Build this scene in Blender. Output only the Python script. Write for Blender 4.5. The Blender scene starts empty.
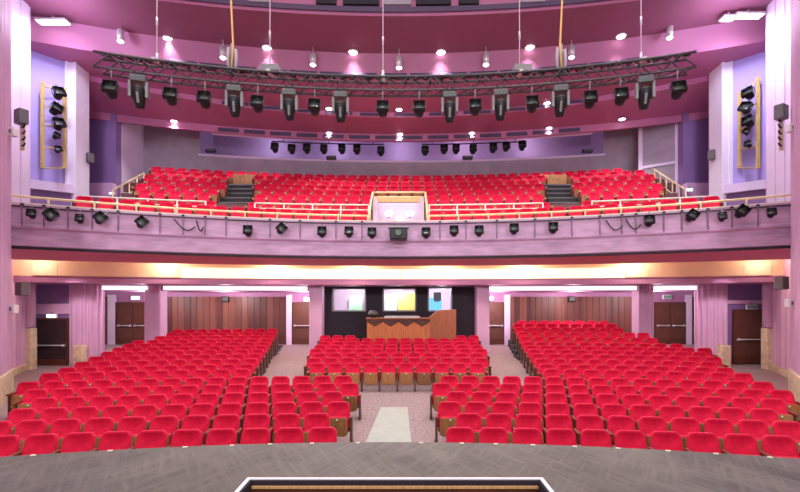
import bpy, bmesh, math, random
from mathutils import Vector, Matrix
random.seed(4)
sc = bpy.context.scene
COL = sc.collection
F, CX, HY, CAMX, CAMZ = 450.0, 404.0, 305.0, 0.2, 2.9     # measured lens of the photograph

# ------------------------------------------------------------------ materials
def lin(c):
    return tuple(((v/255/12.92) if v/255 <= .04045 else ((v/255+.055)/1.055)**2.4) for v in c)

def mat(name, rgb, rough=.6, metal=0., var=.08, scale=6., stretch=(1,1,1), bump=0., rand=0., emit=None, estr=0., spec=.4, rgb2=None):
    m = bpy.data.materials.new(name); m.use_nodes = True
    nt = m.node_tree; b = nt.nodes['Principled BSDF']
    c = lin(rgb)
    b.inputs['Roughness'].default_value = rough
    b.inputs['Metallic'].default_value = metal
    b.inputs['Specular IOR Level'].default_value = spec
    if emit:
        b.inputs['Base Color'].default_value = (*c, 1)
        b.inputs['Emission Color'].default_value = (*lin(emit), 1)
        b.inputs['Emission Strength'].default_value = estr
        return m
    tc = nt.nodes.new('ShaderNodeTexCoord'); mp = nt.nodes.new('ShaderNodeMapping')
    mp.inputs['Scale'].default_value = stretch
    nz = nt.nodes.new('ShaderNodeTexNoise'); nz.inputs['Scale'].default_value = scale; nz.inputs['Detail'].default_value = 4
    nt.links.new(tc.outputs['Object'], mp.inputs[0]); nt.links.new(mp.outputs[0], nz.inputs[0])
    rp = nt.nodes.new('ShaderNodeValToRGB')
    lo = tuple(x*(1-var*2) for x in c) if rgb2 is None else lin(rgb2)
    hi = tuple(min(1, x*(1+var*2)) for x in c) if rgb2 is None else c
    rp.color_ramp.elements[0].position = .3; rp.color_ramp.elements[1].position = .7
    rp.color_ramp.elements[0].color = (*lo, 1); rp.color_ramp.elements[1].color = (*hi, 1)
    nt.links.new(nz.outputs[0], rp.inputs[0])
    out = rp.outputs[0]
    if rand:
        oi = nt.nodes.new('ShaderNodeObjectInfo'); hs = nt.nodes.new('ShaderNodeHueSaturation')
        mr = nt.nodes.new('ShaderNodeMapRange'); mr.inputs['To Min'].default_value = 1-rand*.55; mr.inputs['To Max'].default_value = 1+rand
        nt.links.new(oi.outputs['Random'], mr.inputs[0]); nt.links.new(mr.outputs[0], hs.inputs['Value'])
        nt.links.new(out, hs.inputs['Color']); out = hs.outputs[0]
    nt.links.new(out, b.inputs['Base Color'])
    if bump:
        bp = nt.nodes.new('ShaderNodeBump'); bp.inputs['Strength'].default_value = bump; bp.inputs['Distance'].default_value = .01
        nt.links.new(nz.outputs[0], bp.inputs['Height']); nt.links.new(bp.outputs[0], b.inputs['Normal'])
    return m

M = {}
M['red'] = mat('seat_red_plush', (214, 14, 60), .7, var=.08, scale=9, bump=.15, spec=.2)
_b = M['red'].node_tree.nodes['Principled BSDF']; _b.inputs['Sheen Weight'].default_value = .35; _b.inputs['Sheen Roughness'].default_value = .35; _b.inputs['Sheen Tint'].default_value = (1,.45,.5,1)
M['red_edge'] = mat('seat_red_piping', (236, 60, 80), .7, var=.03)
M['shell'] = mat('seat_shell_wood', (78, 44, 34), .5, var=.12, scale=5, stretch=(8,8,1))
M['board'] = mat('seat_board_wood', (140, 92, 54), .4, var=.14, scale=4, stretch=(10,10,1), rand=.5)
M['arm'] = mat('armrest_wood', (120, 66, 46), .45, var=.1, scale=6)
M['arm_backlit'] = mat('armrest_backlit_wood', (222, 184, 132), .45, var=.06, scale=6)  # balcony armrest wood lightened, the backlight is put into its colour
M['iron'] = mat('dark_iron', (46, 38, 40), .5, metal=.4, var=.05)
M['legwood'] = mat('seat_standard_wood', (92, 56, 44), .5, var=.1, scale=5)
M['bracket'] = mat('bracket_mauve_metal', (142, 114, 138), .5, var=.05)
M['plate'] = mat('ivory_plate', (235, 225, 205), .4, var=.02)
M['lilac'] = mat('lilac_wall_paint', (226, 204, 228), .6, var=.03, scale=1.2)
M['lilac_b'] = mat('lilac_column_paint', (222, 176, 208), .6, var=.03, scale=1.2)
M['violet'] = mat('violet_wall_paint', (178, 160, 222), .6, var=.03, scale=1)
M['violet_d'] = mat('dark_violet_paint', (142, 110, 160), .6, var=.03, scale=1)
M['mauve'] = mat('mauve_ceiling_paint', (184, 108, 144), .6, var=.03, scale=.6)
M['mauve_shade'] = mat('mauve_band_shade', (138, 80, 104), .6, var=.03, scale=.6)  # ceiling mauve darkened, the top band's shade is put into the paint
M['fascia'] = mat('lilac_fascia_paint', (172, 106, 140), .6, var=.03, scale=.8)
M['front'] = mat('balcony_front_plaster', (202, 162, 192), .65, var=.1, scale=1.4, stretch=(1,1,3), bump=.1)
M['soffit'] = mat('balcony_soffit_paint', (218, 128, 160), .6, var=.03)
M['pil'] = mat('white_lilac_paint', (238, 228, 242), .55, var=.02)
M['recess'] = mat('recess_violet_paint', (160, 136, 180), .6, var=.03)
M['ringdark'] = mat('dark_ring_paint', (92, 70, 98), .6, var=.03)
M['beam'] = mat('beam_paint', (172, 116, 156), .6, var=.03)
M['grey'] = mat('grey_wall_fabric', (166, 150, 162), .8, var=.05, scale=2)
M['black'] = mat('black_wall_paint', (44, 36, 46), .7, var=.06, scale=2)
M['blackm'] = mat('black_metal', (34, 32, 34), .45, metal=.2, var=.06)
M['greym'] = mat('grey_metal', (128, 124, 126), .4, metal=.4, var=.06)
M['headgrey'] = mat('moving_head_grey', (92, 92, 92), .4, metal=.2, var=.08)
M['silver'] = mat('pale_metal', (205, 198, 200), .35, metal=.4, var=.04)
M['truss'] = mat('truss_steel', (78, 70, 74), .45, metal=.4, var=.08)
M['brass'] = mat('cream_brass_rail', (236, 214, 160), .35, metal=.15, var=.05)
M['cream'] = mat('cream_rail_paint', (238, 226, 204), .4, var=.03)
M['gold'] = mat('gold_ladder_paint', (222, 196, 116), .4, metal=.15, var=.06)
M['carpet'] = mat('aisle_carpet', (184, 162, 158), .95, scale=28, bump=.3, rgb2=(126, 98, 100))
M['mat'] = mat('pale_floor_board', (174, 176, 164), .7, var=.03, scale=3)
M['stone'] = mat('beige_stone', (214, 190, 158), .6, var=.1, scale=5, bump=.1)
M['door'] = mat('door_brown_veneer', (98, 58, 46), .45, var=.1, scale=3, stretch=(8,8,1))
M['door_d'] = mat('door_dark_veneer', (56, 38, 40), .45, var=.08, scale=3)
M['white'] = mat('white_paint', (240, 234, 238), .5, var=.02)
M['desk'] = mat('desk_oak', (196, 112, 62), .45, var=.12, scale=3, stretch=(9,9,1))
M['desk_d'] = mat('desk_dark_wood', (92, 48, 34), .5, var=.1)
M['desk_m'] = mat('desk_walnut', (158, 88, 56), .45, var=.1, scale=3, stretch=(9,9,1))
M['step'] = mat('dark_step_carpet', (62, 62, 60), .9, var=.08, scale=10)
M['tier'] = mat('balcony_carpet', (120, 84, 80), .9, var=.1, scale=12)
M['slat'] = mat('pale_slat_wood', (214, 166, 112), .5, var=.15, scale=6, stretch=(12,12,1))
M['lens'] = mat('lantern_lens', (78, 84, 80), .15, var=.1, scale=14, spec=.8)
M['vent'] = mat('vent_dark', (78, 62, 92), .6, var=.05)
M['orange'] = mat('orange_rope', (226, 176, 108), .7, var=.05)
M['palewire'] = mat('pale_wire', (226, 196, 212), .5, var=.05)
M['glow'] = mat('lamp_glow', (255,255,255), emit=(255,246,252), estr=9)
M['flood'] = mat('flood_glow', (255,255,255), emit=(246,240,255), estr=12)
M['cove'] = mat('cove_light_warm', (255,240,215), emit=(255,238,206), estr=.85)
M['cove_t'] = mat('cove_box_cream', (246,214,180), .6, var=.03, scale=1.5)
M['boxwall'] = mat('pale_box_lining', (206, 186, 206), .6, var=.03)
M['strip'] = mat('strip_light_white', (255,255,255), emit=(255,240,246), estr=1.2)
M['exit'] = mat('exit_sign_glow', (230,255,240), emit=(236,255,244), estr=1.3)
M['exit_g'] = mat('exit_sign_green', (40,150,100), emit=(70,180,130), estr=.7)
M['exit_off'] = mat('exit_sign_unlit', (120,150,140), .4, var=.04)
M['bulb'] = mat('box_lamp_glow', (255,250,235), emit=(255,250,232), estr=6)
M['green'] = mat('green_board', (150, 214, 160), .6, var=.1, scale=8)
M['yellow'] = mat('yellow_board', (246, 208, 96), .6, var=.04)
M['skin_booth'] = mat('booth_wall', (226, 206, 226), .6, var=.03)
M['screen_b'] = mat('blue_screen', (60,140,220), emit=(90,170,235), estr=1.2)
M['screen_w'] = mat('pale_screen', (220,225,245), emit=(210,225,245), estr=1.1)

def panel_wood():
    m = bpy.data.materials.new('wall_panel_wood'); m.use_nodes = True; nt = m.node_tree; b = nt.nodes['Principled BSDF']
    tc = nt.nodes.new('ShaderNodeTexCoord'); sp = nt.nodes.new('ShaderNodeSeparateXYZ')
    ml = nt.nodes.new('ShaderNodeMath'); ml.operation = 'MULTIPLY'; ml.inputs[1].default_value = 3.2
    fl = nt.nodes.new('ShaderNodeMath'); fl.operation = 'FLOOR'
    wn = nt.nodes.new('ShaderNodeTexWhiteNoise'); wn.noise_dimensions = '1D'
    rp = nt.nodes.new('ShaderNodeValToRGB')
    rp.color_ramp.elements[0].color = (*lin((84, 42, 38)), 1); rp.color_ramp.elements[1].color = (*lin((134, 80, 64)), 1)
    nt.links.new(tc.outputs['Object'], sp.inputs[0]); nt.links.new(sp.outputs[0], ml.inputs[0]); nt.links.new(ml.outputs[0], fl.inputs[0])
    nt.links.new(fl.outputs[0], wn.inputs['W']); nt.links.new(wn.outputs[0], rp.inputs[0]); nt.links.new(rp.outputs[0], b.inputs['Base Color'])
    b.inputs['Roughness'].default_value = .5
    return m
M['panel'] = panel_wood()

def stage_mat():
    m = bpy.data.materials.new('worn_black_stage_boards'); m.use_nodes = True; nt = m.node_tree; b = nt.nodes['Principled BSDF']
    tc = nt.nodes.new('ShaderNodeTexCoord')
    def noise(rot, scale, st, det=5):
        m0 = nt.nodes.new('ShaderNodeMapping'); m0.inputs['Rotation'].default_value = (0,0,rot)
        mp = nt.nodes.new('ShaderNodeMapping'); mp.inputs['Scale'].default_value = st
        nt.links.new(tc.outputs['Object'], m0.inputs[0])
        nz = nt.nodes.new('ShaderNodeTexNoise'); nz.inputs['Scale'].default_value = scale; nz.inputs['Detail'].default_value = det
        nt.links.new(m0.outputs[0], mp.inputs[0]); nt.links.new(mp.outputs[0], nz.inputs[0]); return nz.outputs[0]
    a = noise(0, 1.6, (1,1,1)); s1 = noise(1.05, 2.4, (.7,8,1)); s2 = noise(-1.05, 2.4, (.7,8,1))
    mx = nt.nodes.new('ShaderNodeMath'); mx.operation = 'MAXIMUM'
    nt.links.new(s1, mx.inputs[0]); nt.links.new(s2, mx.inputs[1])
    ad = nt.nodes.new('ShaderNodeMath'); ad.operation = 'MULTIPLY_ADD'; ad.inputs[1].default_value = .6
    nt.links.new(a, ad.inputs[0]); nt.links.new(mx.outputs[0], ad.inputs[2])
    rp = nt.nodes.new('ShaderNodeValToRGB')
    e = rp.color_ramp.elements
    e[0].position = .6; e[0].color = (*lin((66, 61, 56)), 1); e[1].position = 1.08; e[1].color = (*lin((106, 100, 92)), 1)
    nt.links.new(ad.outputs[0], rp.inputs[0]); nt.links.new(rp.outputs[0], b.inputs['Base Color'])
    b.inputs['Roughness'].default_value = .5
    return m
M['stage'] = stage_mat()

def glass_mat():
    m = bpy.data.materials.new('window_glass'); m.use_nodes = True; nt = m.node_tree
    for n in list(nt.nodes): nt.nodes.remove(n)
    o = nt.nodes.new('ShaderNodeOutputMaterial'); mx = nt.nodes.new('ShaderNodeMixShader'); mx.inputs[0].default_value = .06
    t = nt.nodes.new('ShaderNodeBsdfTransparent'); g = nt.nodes.new('ShaderNodeBsdfGlossy'); g.inputs['Roughness'].default_value = .05
    nt.links.new(t.outputs[0], mx.inputs[1]); nt.links.new(g.outputs[0], mx.inputs[2]); nt.links.new(mx.outputs[0], o.inputs[0])
    return m
M['glass'] = glass_mat()

# ------------------------------------------------------------------ mesh builder
class MB:
    def __init__(s): s.v, s.f, s.m, s.sm = [], [], [], []
    def add(s, vs, fs, mi=0, smooth=False, T=None):
        o = len(s.v)
        s.v += [tuple(T @ Vector(p)) if T is not None else tuple(p) for p in vs]
        for f in fs: s.f.append(tuple(i+o for i in f)); s.m.append(mi); s.sm.append(smooth)
        return s
    def box(s, x0, x1, y0, y1, z0, z1, mi=0, T=None):
        vs = [(x,y,z) for z in (z0,z1) for y in (y0,y1) for x in (x0,x1)]
        return s.add(vs, [(0,2,3,1),(4,5,7,6),(0,1,5,4),(2,6,7,3),(0,4,6,2),(1,3,7,5)], mi, T=T)
    def tube(s, pts, r, n=8, mi=0, cap=True, T=None):
        pts = [Vector(p) for p in pts]; vs, fs = [], []
        for i, p in enumerate(pts):
            d = (pts[min(i+1,len(pts)-1)] - pts[max(i-1,0)]).normalized()
            u = d.cross(Vector((0,0,1)) if abs(d.z) < .95 else Vector((1,0,0))).normalized(); w = d.cross(u)
            for k in range(n):
                a = 2*math.pi*k/n; vs.append(p + u*(r*math.cos(a)) + w*(r*math.sin(a)))
        for i in range(len(pts)-1):
            for k in range(n):
                fs.append((i*n+k, i*n+(k+1)%n, (i+1)*n+(k+1)%n, (i+1)*n+k))
        if cap: fs += [tuple(range(n-1,-1,-1)), tuple(range((len(pts)-1)*n, len(pts)*n))]
        return s.add(vs, fs, mi, True, T)
    def lathe(s, prof, n=16, mi=0, T=None):      # prof (r, z) about Z
        vs, fs = [], []
        for r, z in prof:
            for k in range(n): a = 2*math.pi*k/n; vs.append((r*math.cos(a), r*math.sin(a), z))
        for i in range(len(prof)-1):
            for k in range(n): fs.append((i*n+k, i*n+(k+1)%n, (i+1)*n+(k+1)%n, (i+1)*n+k))
        fs += [tuple(range(n-1,-1,-1)), tuple(range((len(prof)-1)*n, len(prof)*n))]
        return s.add(vs, fs, mi, True, T)
    def prism(s, poly, z0, z1, mi=0, T=None):     # poly (x, y) ccw, extruded in z
        n = len(poly); vs = [(x,y,z0) for x,y in poly] + [(x,y,z1) for x,y in poly]
        fs = [tuple(range(n-1,-1,-1)), tuple(range(n,2*n))] + [(i,(i+1)%n,n+(i+1)%n,n+i) for i in range(n)]
        return s.add(vs, fs, mi, T=T)
    def loft(s, rows, mi=0, smooth=False, closed=False):
        n = len(rows[0]); vs = [p for r in rows for p in r]; fs = []; R = len(rows)
        for i in range(R if closed else R-1):
            for k in range(n-1): j = (i+1)%R; fs.append((i*n+k, i*n+k+1, j*n+k+1, j*n+k))
        return s.add(vs, fs, mi, smooth)
    def build(s, name, mats, parent=None, fix=True):
        me = bpy.data.meshes.new(name); me.from_pydata(s.v, [], s.f)
        for m in (mats if isinstance(mats, (list,tuple)) else [mats]): me.materials.append(M[m])
        for p, mi, sm in zip(me.polygons, s.m, s.sm): p.material_index = mi; p.use_smooth = sm
        if fix:
            bm = bmesh.new(); bm.from_mesh(me); bmesh.ops.recalc_face_normals(bm, faces=bm.faces); bm.to_mesh(me); bm.free()
        o = bpy.data.objects.new(name, me); COL.objects.link(o)
        if parent is not None: o.parent = parent
        return o

def bevel(o, w=.01, seg=2):
    b = o.modifiers.new('bevel', 'BEVEL'); b.width = w; b.segments = seg; b.limit_method = 'ANGLE'
    return o
def tag(o, label, cat, group=None, kind=None):
    o['label'] = label; o['category'] = cat
    if group: o['group'] = group
    if kind: o['kind'] = kind
    return o
def struct(o, label, cat): return tag(o, label, cat, kind='structure')
def empty(name, loc=(0,0,0), rz=0):
    o = bpy.data.objects.new(name, None); COL.objects.link(o); o.location = loc; o.rotation_euler = (0,0,rz); o.empty_display_size = .2
    return o
def copy_tree(o, parent=None):
    c = o.copy(); COL.objects.link(c)
    if parent is not None: c.parent = parent
    for ch in [x for x in KIDS.get(o.name, [])]: copy_tree(ch, c)
    return c
KIDS = {}
def note(root):
    for x in list(bpy.data.objects):
        pass
def index_kids():
    KIDS.clear()
    for x in bpy.data.objects:
        if x.parent: KIDS.setdefault(x.parent.name, []).append(x)

ORD = ['zeroth','first','second','third','fourth','fifth','sixth','seventh','eighth','ninth','tenth','eleventh','twelfth','thirteenth','fourteenth','fifteenth','sixteenth','seventeenth','eighteenth','nineteenth','twentieth','twenty-first','twenty-second','twenty-third','twenty-fourth','twenty-fifth','twenty-sixth','twenty-seventh','twenty-eighth','twenty-ninth','thirtieth','thirty-first','thirty-second','thirty-third','thirty-fourth','thirty-fifth','thirty-sixth','thirty-seventh','thirty-eighth','thirty-ninth','fortieth','forty-first','forty-second','forty-third','forty-fourth','forty-fifth','forty-sixth','forty-seventh','forty-eighth']

def at(px, py, d):      # the point at depth d behind pixel (px, py)
    return Vector((CAMX + (px-CX)/F*d, d, CAMZ - (py-HY)/F*d))
def on_arc(px, dc, k):  # plan position where the sight line of column px meets the arc y = dc - k x^2
    d = dc
    for _ in range(40): x = CAMX + (px-CX)/F*d; d = .5*d + .5*(dc - k*x*x)
    return x, d
def arc_row(dc, k, z, xm, n=49, c=0):
    return [(x, dc-k*x*x, z+c*x*x) for x in [xm*(2*i/(n-1)-1) for i in range(n)]]

# ------------------------------------------------------------------ camera
cam = bpy.data.cameras.new('camera'); co = bpy.data.objects.new('camera', cam); COL.objects.link(co)
co.location = (CAMX, 0, CAMZ); co.rotation_euler = (math.pi/2, 0, 0)
cam.sensor_fit = 'HORIZONTAL'; cam.sensor_width = 36; cam.lens = 36*F/800
cam.shift_x = -(CX-400)/800; cam.shift_y = (HY-246)/800; cam.clip_end = 200
sc.camera = co

# ------------------------------------------------------------------ floor
FZ = [(4,.11),(7.3,.13),(9,.17),(10.75,.24),(12.7,.33),(13.6,.36),(21.1,.92),(23,.95),(40,.95)]
def fz(t):
    for (a,za),(b,zb) in zip(FZ, FZ[1:]):
        if t <= b: return za + (zb-za)*max(0,(t-a))/(b-a)
    return FZ[-1][1]
def kr(dc): return 1/(2*(dc+28.7))
def floorz(x, y):
    t = y
    for _ in range(6): t = y + kr(t)*x*x
    z = fz(t)
    ax = abs(x); side = min(1, max(0, (ax-11.3)/2)); near = min(1, max(0, (19.0-y)/.6))
    tgt = .36
    if z > tgt: z = z + (tgt-z)*side*near
    return z
mb = MB()
ys = [5 + .36*i for i in range(53)]; xs = [-16.5+.66*i for i in range(51)]
mb.loft([[(x,y,floorz(x,y)) for x in xs] for y in ys], smooth=True)
struct(mb.build('floor', 'carpet'), 'sloping stalls floor with pale speckled pinkish carpet', 'floor')

# pale board in the centre aisle
mb = MB()
c = [(-.63,7.4),(.36,7.4),(.29,11.5),(-.39,11.5)]
n = 12; rows = []
for i in range(n+1):
    t = i/n; y = 7.4+4.1*t
    rows.append([(-.66+.27*t, y, floorz(0,y)+.015), (.38-.09*t, y, floorz(0,y)+.015)])
mb.loft(rows)
lo = [[(p[0],p[1],p[2]-.012) for p in r] for r in rows]
mb.loft(lo)
mb.loft([[r[0] for r in rows],[r[0] for r in lo]]); mb.loft([[r[1] for r in rows],[r[1] for r in lo]])
mb.loft([rows[-1], lo[-1]])
tag(mb.build('floor_board', 'mat'), 'pale grey-green board laid on the carpet in the centre aisle', 'board')

# ------------------------------------------------------------------ stage
SD, SK, SZ = 5.91, .0275, 1.1
hx0, hx1, hy0, hy1 = -1.385, 1.6, 3.3, 4.63
mb = MB()
xsamp = sorted(set([hx0, hx1] + [-8+.4*i for i in range(41)]))
for a, b in zip(xsamp, xsamp[1:]):
    ea, eb = SD-SK*a*a, SD-SK*b*b
    inside = a >= hx0-1e-6 and b <= hx1+1e-6
    segs = [((1.2,1.2),(hy0,hy0)),((hy1,hy1),(ea,eb))] if inside else [((1.2,1.2),(ea,eb))]
    for (p0,p1),(q0,q1) in segs:
        mb.add([(a,p0,SZ),(b,p1,SZ),(b,q1,SZ),(a,q0,SZ)], [(0,1,2,3)])
    mb.add([(a,ea,SZ),(b,eb,SZ),(b,eb,0),(a,ea,0)], [(0,1,2,3)])
st = mb.build('stage_floor', 'stage')
struct(st, 'worn dark grey stage floor with a curved front edge', 'stage')
# sunken opening in the stage with white-edged rim
op = empty('stage_trapdoor_opening', (.1, 4.0, SZ))
def loc(mbx, name, m, par):
    o = mbx.build(name, m); o.parent = par; o.matrix_parent_inverse = Matrix.Translation(-Vector(par.location)); return o
mb = MB(); w = .04
mb.box(hx0-w,hx1+w,hy1,hy1+w,SZ,SZ+.012); mb.box(hx0-w,hx1+w,hy0-w,hy0,SZ,SZ+.012)
mb.box(hx0-w,hx0,hy0,hy1,SZ,SZ+.012); mb.box(hx1,hx1+w,hy0,hy1,SZ,SZ+.012)
loc(mb, 'white_rim', 'white', op)
mb = MB()
mb.box(hx0,hx1,hy1-.02,hy1+.02,SZ-.5,SZ-.004); mb.box(hx0,hx1,hy0-.02,hy0+.02,SZ-.5,SZ-.004)
mb.box(hx0-.02,hx0+.02,hy0,hy1,SZ-.5,SZ-.004); mb.box(hx1-.02,hx1+.02,hy0,hy1,SZ-.5,SZ-.004)
loc(mb, 'lining', 'black', op)
mb = MB(); mb.box(hx0+.03,hx1-.03,hy1-.045,hy1-.022,SZ-.075,SZ-.05); loc(mb, 'ledge', 'slat', op)
mb = MB(); mb.box(hx0+.022,hx1-.022,hy1-.03,hy1-.021,SZ-.3,SZ-.076); loc(mb, 'lower_panel', 'desk_d', op)
mb = MB(); mb.box(hx0+.02,hx1-.02,hy0+.02,hy1-.02,SZ-.5,SZ-.42); loc(mb, 'well_floor', 'desk_d', op)
tag(op, 'rectangular opening in the stage floor edged with white tape', 'trapdoor')
for i, px in enumerate([33, 110, 185, 232, 270, 312, 358, 421, 462, 496, 533, 575, 618, 668, 716, 770]):
    x, d = on_arc(px, SD-.05, SK)
    mb = MB(); mb.box(-.028,.028,-.014,.014,0,.014)
    o = bevel(mb.build('edge_stud', 'plate'), .004); o.location = (x, d, SZ); o.rotation_euler.z = math.atan(-2*SK*x)
    tag(o, f'small pale stud on the curved stage edge, {ORD[i+1]} from the left', 'stud', 'studs along the stage edge')

# ------------------------------------------------------------------ ceiling
XM = 14.6
mb = MB()
prof = [  # dc, k, z, rise towards the sides, material index of strip up to the next
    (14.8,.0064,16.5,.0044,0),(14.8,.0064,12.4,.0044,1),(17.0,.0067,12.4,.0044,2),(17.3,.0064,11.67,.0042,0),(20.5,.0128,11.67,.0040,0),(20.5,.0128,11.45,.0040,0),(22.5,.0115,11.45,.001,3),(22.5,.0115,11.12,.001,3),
    (22.65,.0115,11.12,.001,3),(22.65,.0115,12.3,.001,3),(26.6,.012,12.3,.001,3)]
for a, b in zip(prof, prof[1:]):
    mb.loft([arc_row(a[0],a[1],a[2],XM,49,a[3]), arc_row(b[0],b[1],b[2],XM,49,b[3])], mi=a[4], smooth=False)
struct(mb.build('ceiling', ['mauve','mauve_shade','fascia','mauve']), 'stepped mauve auditorium ceiling in curved bands', 'ceiling')
# dark rail band + openings on the topmost fascia
mb = MB()
mb.loft([arc_row(14.72,.0064,12.5,XM,49,.0044), arc_row(14.72,.0064,12.66,XM,49,.0044), arc_row(14.8,.0064,12.66,XM,49,.0044), arc_row(14.8,.0064,12.5,XM,49,.0044)], closed=True)
struct(mb.build('trim_1', 'ringdark'), 'dark curved rail band along the topmost ceiling step', 'trim')
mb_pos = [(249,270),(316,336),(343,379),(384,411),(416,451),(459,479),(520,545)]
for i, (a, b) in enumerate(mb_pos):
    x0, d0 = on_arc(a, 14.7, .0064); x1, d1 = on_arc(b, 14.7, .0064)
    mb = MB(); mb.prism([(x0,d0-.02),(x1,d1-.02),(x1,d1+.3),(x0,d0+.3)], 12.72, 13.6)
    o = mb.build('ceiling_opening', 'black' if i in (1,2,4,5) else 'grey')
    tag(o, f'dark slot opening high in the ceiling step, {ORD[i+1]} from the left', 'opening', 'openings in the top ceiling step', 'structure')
def vents(dc, k, z0, z1, pxs, where, c=0):
    for i, (a, b) in enumerate(pxs):
        x0, d0 = on_arc(a, dc, k); x1, d1 = on_arc(b, dc, k); n = 4
        mb = MB(); P = []
        for j in range(n+1):
            x = x0+(x1-x0)*j/n; P.append((x, dc-k*x*x))
        mb.prism([(x,y-.03) for x,y in P]+[(x,y+.05) for x,y in reversed(P)], z0+c*x0*x1, z1+c*x0*x1)
        tag(mb.build('vent_grille', 'vent'), f'dark vent grille on {where}, {ORD[i+1]} from the left', 'vent', f'vent grilles on {where}')
vents(20.5,.0128,11.5,11.63,[(222+i*34.5, 222+i*34.5+27) for i in range(11)], 'the middle ceiling step', .004)
vents(22.5,.0115,11.18,11.36,[(218+i*26.2, 218+i*26.2+21) for i in range(14)], 'the rear ceiling step', .001)
vents(17.28,.0064,11.7,11.9,[(170+i*30, 170+i*30+27) for i in range(16)], 'the lilac ceiling step', .0043)

# ------------------------------------------------------------------ side walls
for s, side in ((-1,'left'),(1,'right')):
    def P(pts): return [(s*x, y) for x, y in (pts if s > 0 else pts)]
    def prism(mbx, pts, z0, z1, mi=0): mbx.prism(P(pts), z0, z1, mi)
    # proscenium pier with vertical flutes
    a, b = Vector((8.2 if s < 0 else 8.4,8.6)), Vector((11.2 if s < 0 else 11.42,13.06)); nrm = Vector((-(b-a).y, (b-a).x)).normalized()
    pts = []; N = 26
    for i in range(N):
        p = a+(b-a)*(i/N); q = a+(b-a)*((i+.55)/N); q2 = a+(b-a)*((i+1)/N)
        pts += [tuple(p), tuple(q), tuple(q - nrm*.06), tuple(q2 - nrm*.06)]
    pts += [tuple(b), (12.7,13.3), (14,12), (11,8.6)]
    mb = MB(); prism(mb, pts, 0, 16)
    struct(mb.build(f'wall_proscenium_{side}', 'lilac_b'), f'fluted lilac proscenium wall at the {side} edge of the picture', 'wall')
    mb = MB(); q = b + nrm*.06; p = a+nrm*.06
    prism(mb, [tuple(p), tuple(q), (b.x+.08, b.y+.12), (b.x+.6,b.y+.25), (b.x+.6, b.y-.3), (a.x+.6,a.y-.2)], 0, 1.05)
    struct(bevel(mb.build(f'baseboard_proscenium_{side}', 'stone'), .02), f'beige stone base of the {side} proscenium wall', 'baseboard')
    # upper wall beside it
    mb = MB(); aa, bb = Vector((12.3,13.2)), Vector((12.58,15.4)); pts = []
    for i in range(5):
        p = aa+(bb-aa)*(i/5); q = aa+(bb-aa)*((i+.8)/5); pts += [tuple(p), tuple(q), (q.x+.05,q.y), (q.x+.05, q.y+.08)]
    pts += [tuple(bb), (14.2,15.4), (14.2,13.2)]
    prism(mb, pts, 4.7, 13.8)
    struct(mb.build(f'wall_upper_{side}', 'lilac'), f'pale lilac pier with the wall speaker on the {side}', 'wall')
    # violet niche, its ledge, and below a panel painted dark for the niche's shade
    mb = MB(); prism(mb, [(13.95,16.8),(12.72,17.7),(13.4,18.2),(14.6,17.2)], 4.7, 13.8)
    struct(mb.build(f'wall_niche_{side}', 'violet'), f'violet niche wall behind the lamp ladder on the {side}', 'wall')
    mb = MB(); prism(mb, [(13.8,16.5),(12.56,17.42),(12.72,17.7),(13.95,16.8)], 7.22, 7.55)
    prism(mb, [(14.15,15.2),(14.15,17.0),(14.4,17.0),(14.4,15.2)], 4.7, 13.8)
    struct(mb.build(f'trim_niche_{side}', 'lilac'), f'lilac ledge under the violet niche on the {side}', 'trim')
    mb = MB(); prism(mb, [(13.88,16.66),(12.66,17.56),(12.72,17.7),(13.95,16.8)], 6.0, 7.25)
    struct(mb.build(f'wall_niche_shade_{side}', 'violet_d'), f'panel painted dark violet for the shade under the niche ledge on the {side}', 'wall')
    # square pilaster
    mb = MB(); prism(mb, [(12.54,17.5),(12.6,18.3),(13.1,18.3),(12.96,17.5)], 4.7, 13.8)
    mb.box(s*12.52,s*12.62,17.43,17.52,4.7,13.4); mb.box(s*12.84,s*12.94,17.43,17.52,4.7,13.4)
    struct(mb.build(f'wall_pilaster_{side}', 'pil'), f'tall pale pilaster beyond the lamp ladder on the {side}', 'pilaster')
    # second niche and its parapet
    mb = MB(); prism(mb, [(12.92,20.5),(12.92,21.0),(14.4,21.0),(14.2,18.2),(14.1,18.2),(14.1,20.5)], 4.7, 13.8)
    struct(mb.build(f'wall_recess_{side}', 'violet_d'), f'dark violet recess with a small speaker beside the balcony stairs on the {side}', 'wall')
    mb = MB(); prism(mb, [(12.88,20.22),(12.88,20.52),(14.12,20.52),(14.12,20.22)], 4.7, 8.4)
    struct(bevel(mb.build(f'trim_parapet_{side}', 'lilac_b'), .03), f'low lilac parapet under the dark violet recess on the {side}', 'parapet')
    # rear pier / balcony side wall
    mb = MB(); prism(mb, [(12.9,20.9),(12.9,25.5),(14.4,25.5),(14.4,20.9)], 4.7, 13.8)
    struct(mb.build(f'wall_balcony_{side}', 'lilac'), f'pinkish side wall of the balcony on the {side}', 'wall')
    if s > 0:
        p0, p1 = Vector((12.9,21.0)), Vector((11.72,21.85)); dd = (p1-p0).normalized(); nn_ = Vector((-dd.y, dd.x))
        if nn_.y > 0: nn_ = -nn_
        def strip(a, b, off, z0, z1):
            A_, B_ = p0+(p1-p0)*a, p0+(p1-p0)*b; f = nn_*off; k_ = -nn_*.06
            mb.prism([tuple(A_+f), tuple(B_+f), tuple(B_+k_), tuple(A_+k_)], z0, z1)
        mb = MB(); strip(0, 1, 0, 6.0, 11.5)
        struct(mb.build('wall_panel_right', 'grey'), 'dark grey panel at the right rear corner of the balcony', 'panel')
        mb = MB(); strip(-.04,.03,.06,6.0,11.75); strip(.96,1.08,.06,6.0,11.75); strip(.03,.96,.05,9.5,9.62)
        struct(mb.build('trim_panel_right', 'lilac'), 'pale trim around the grey panel on the right', 'trim')
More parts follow.
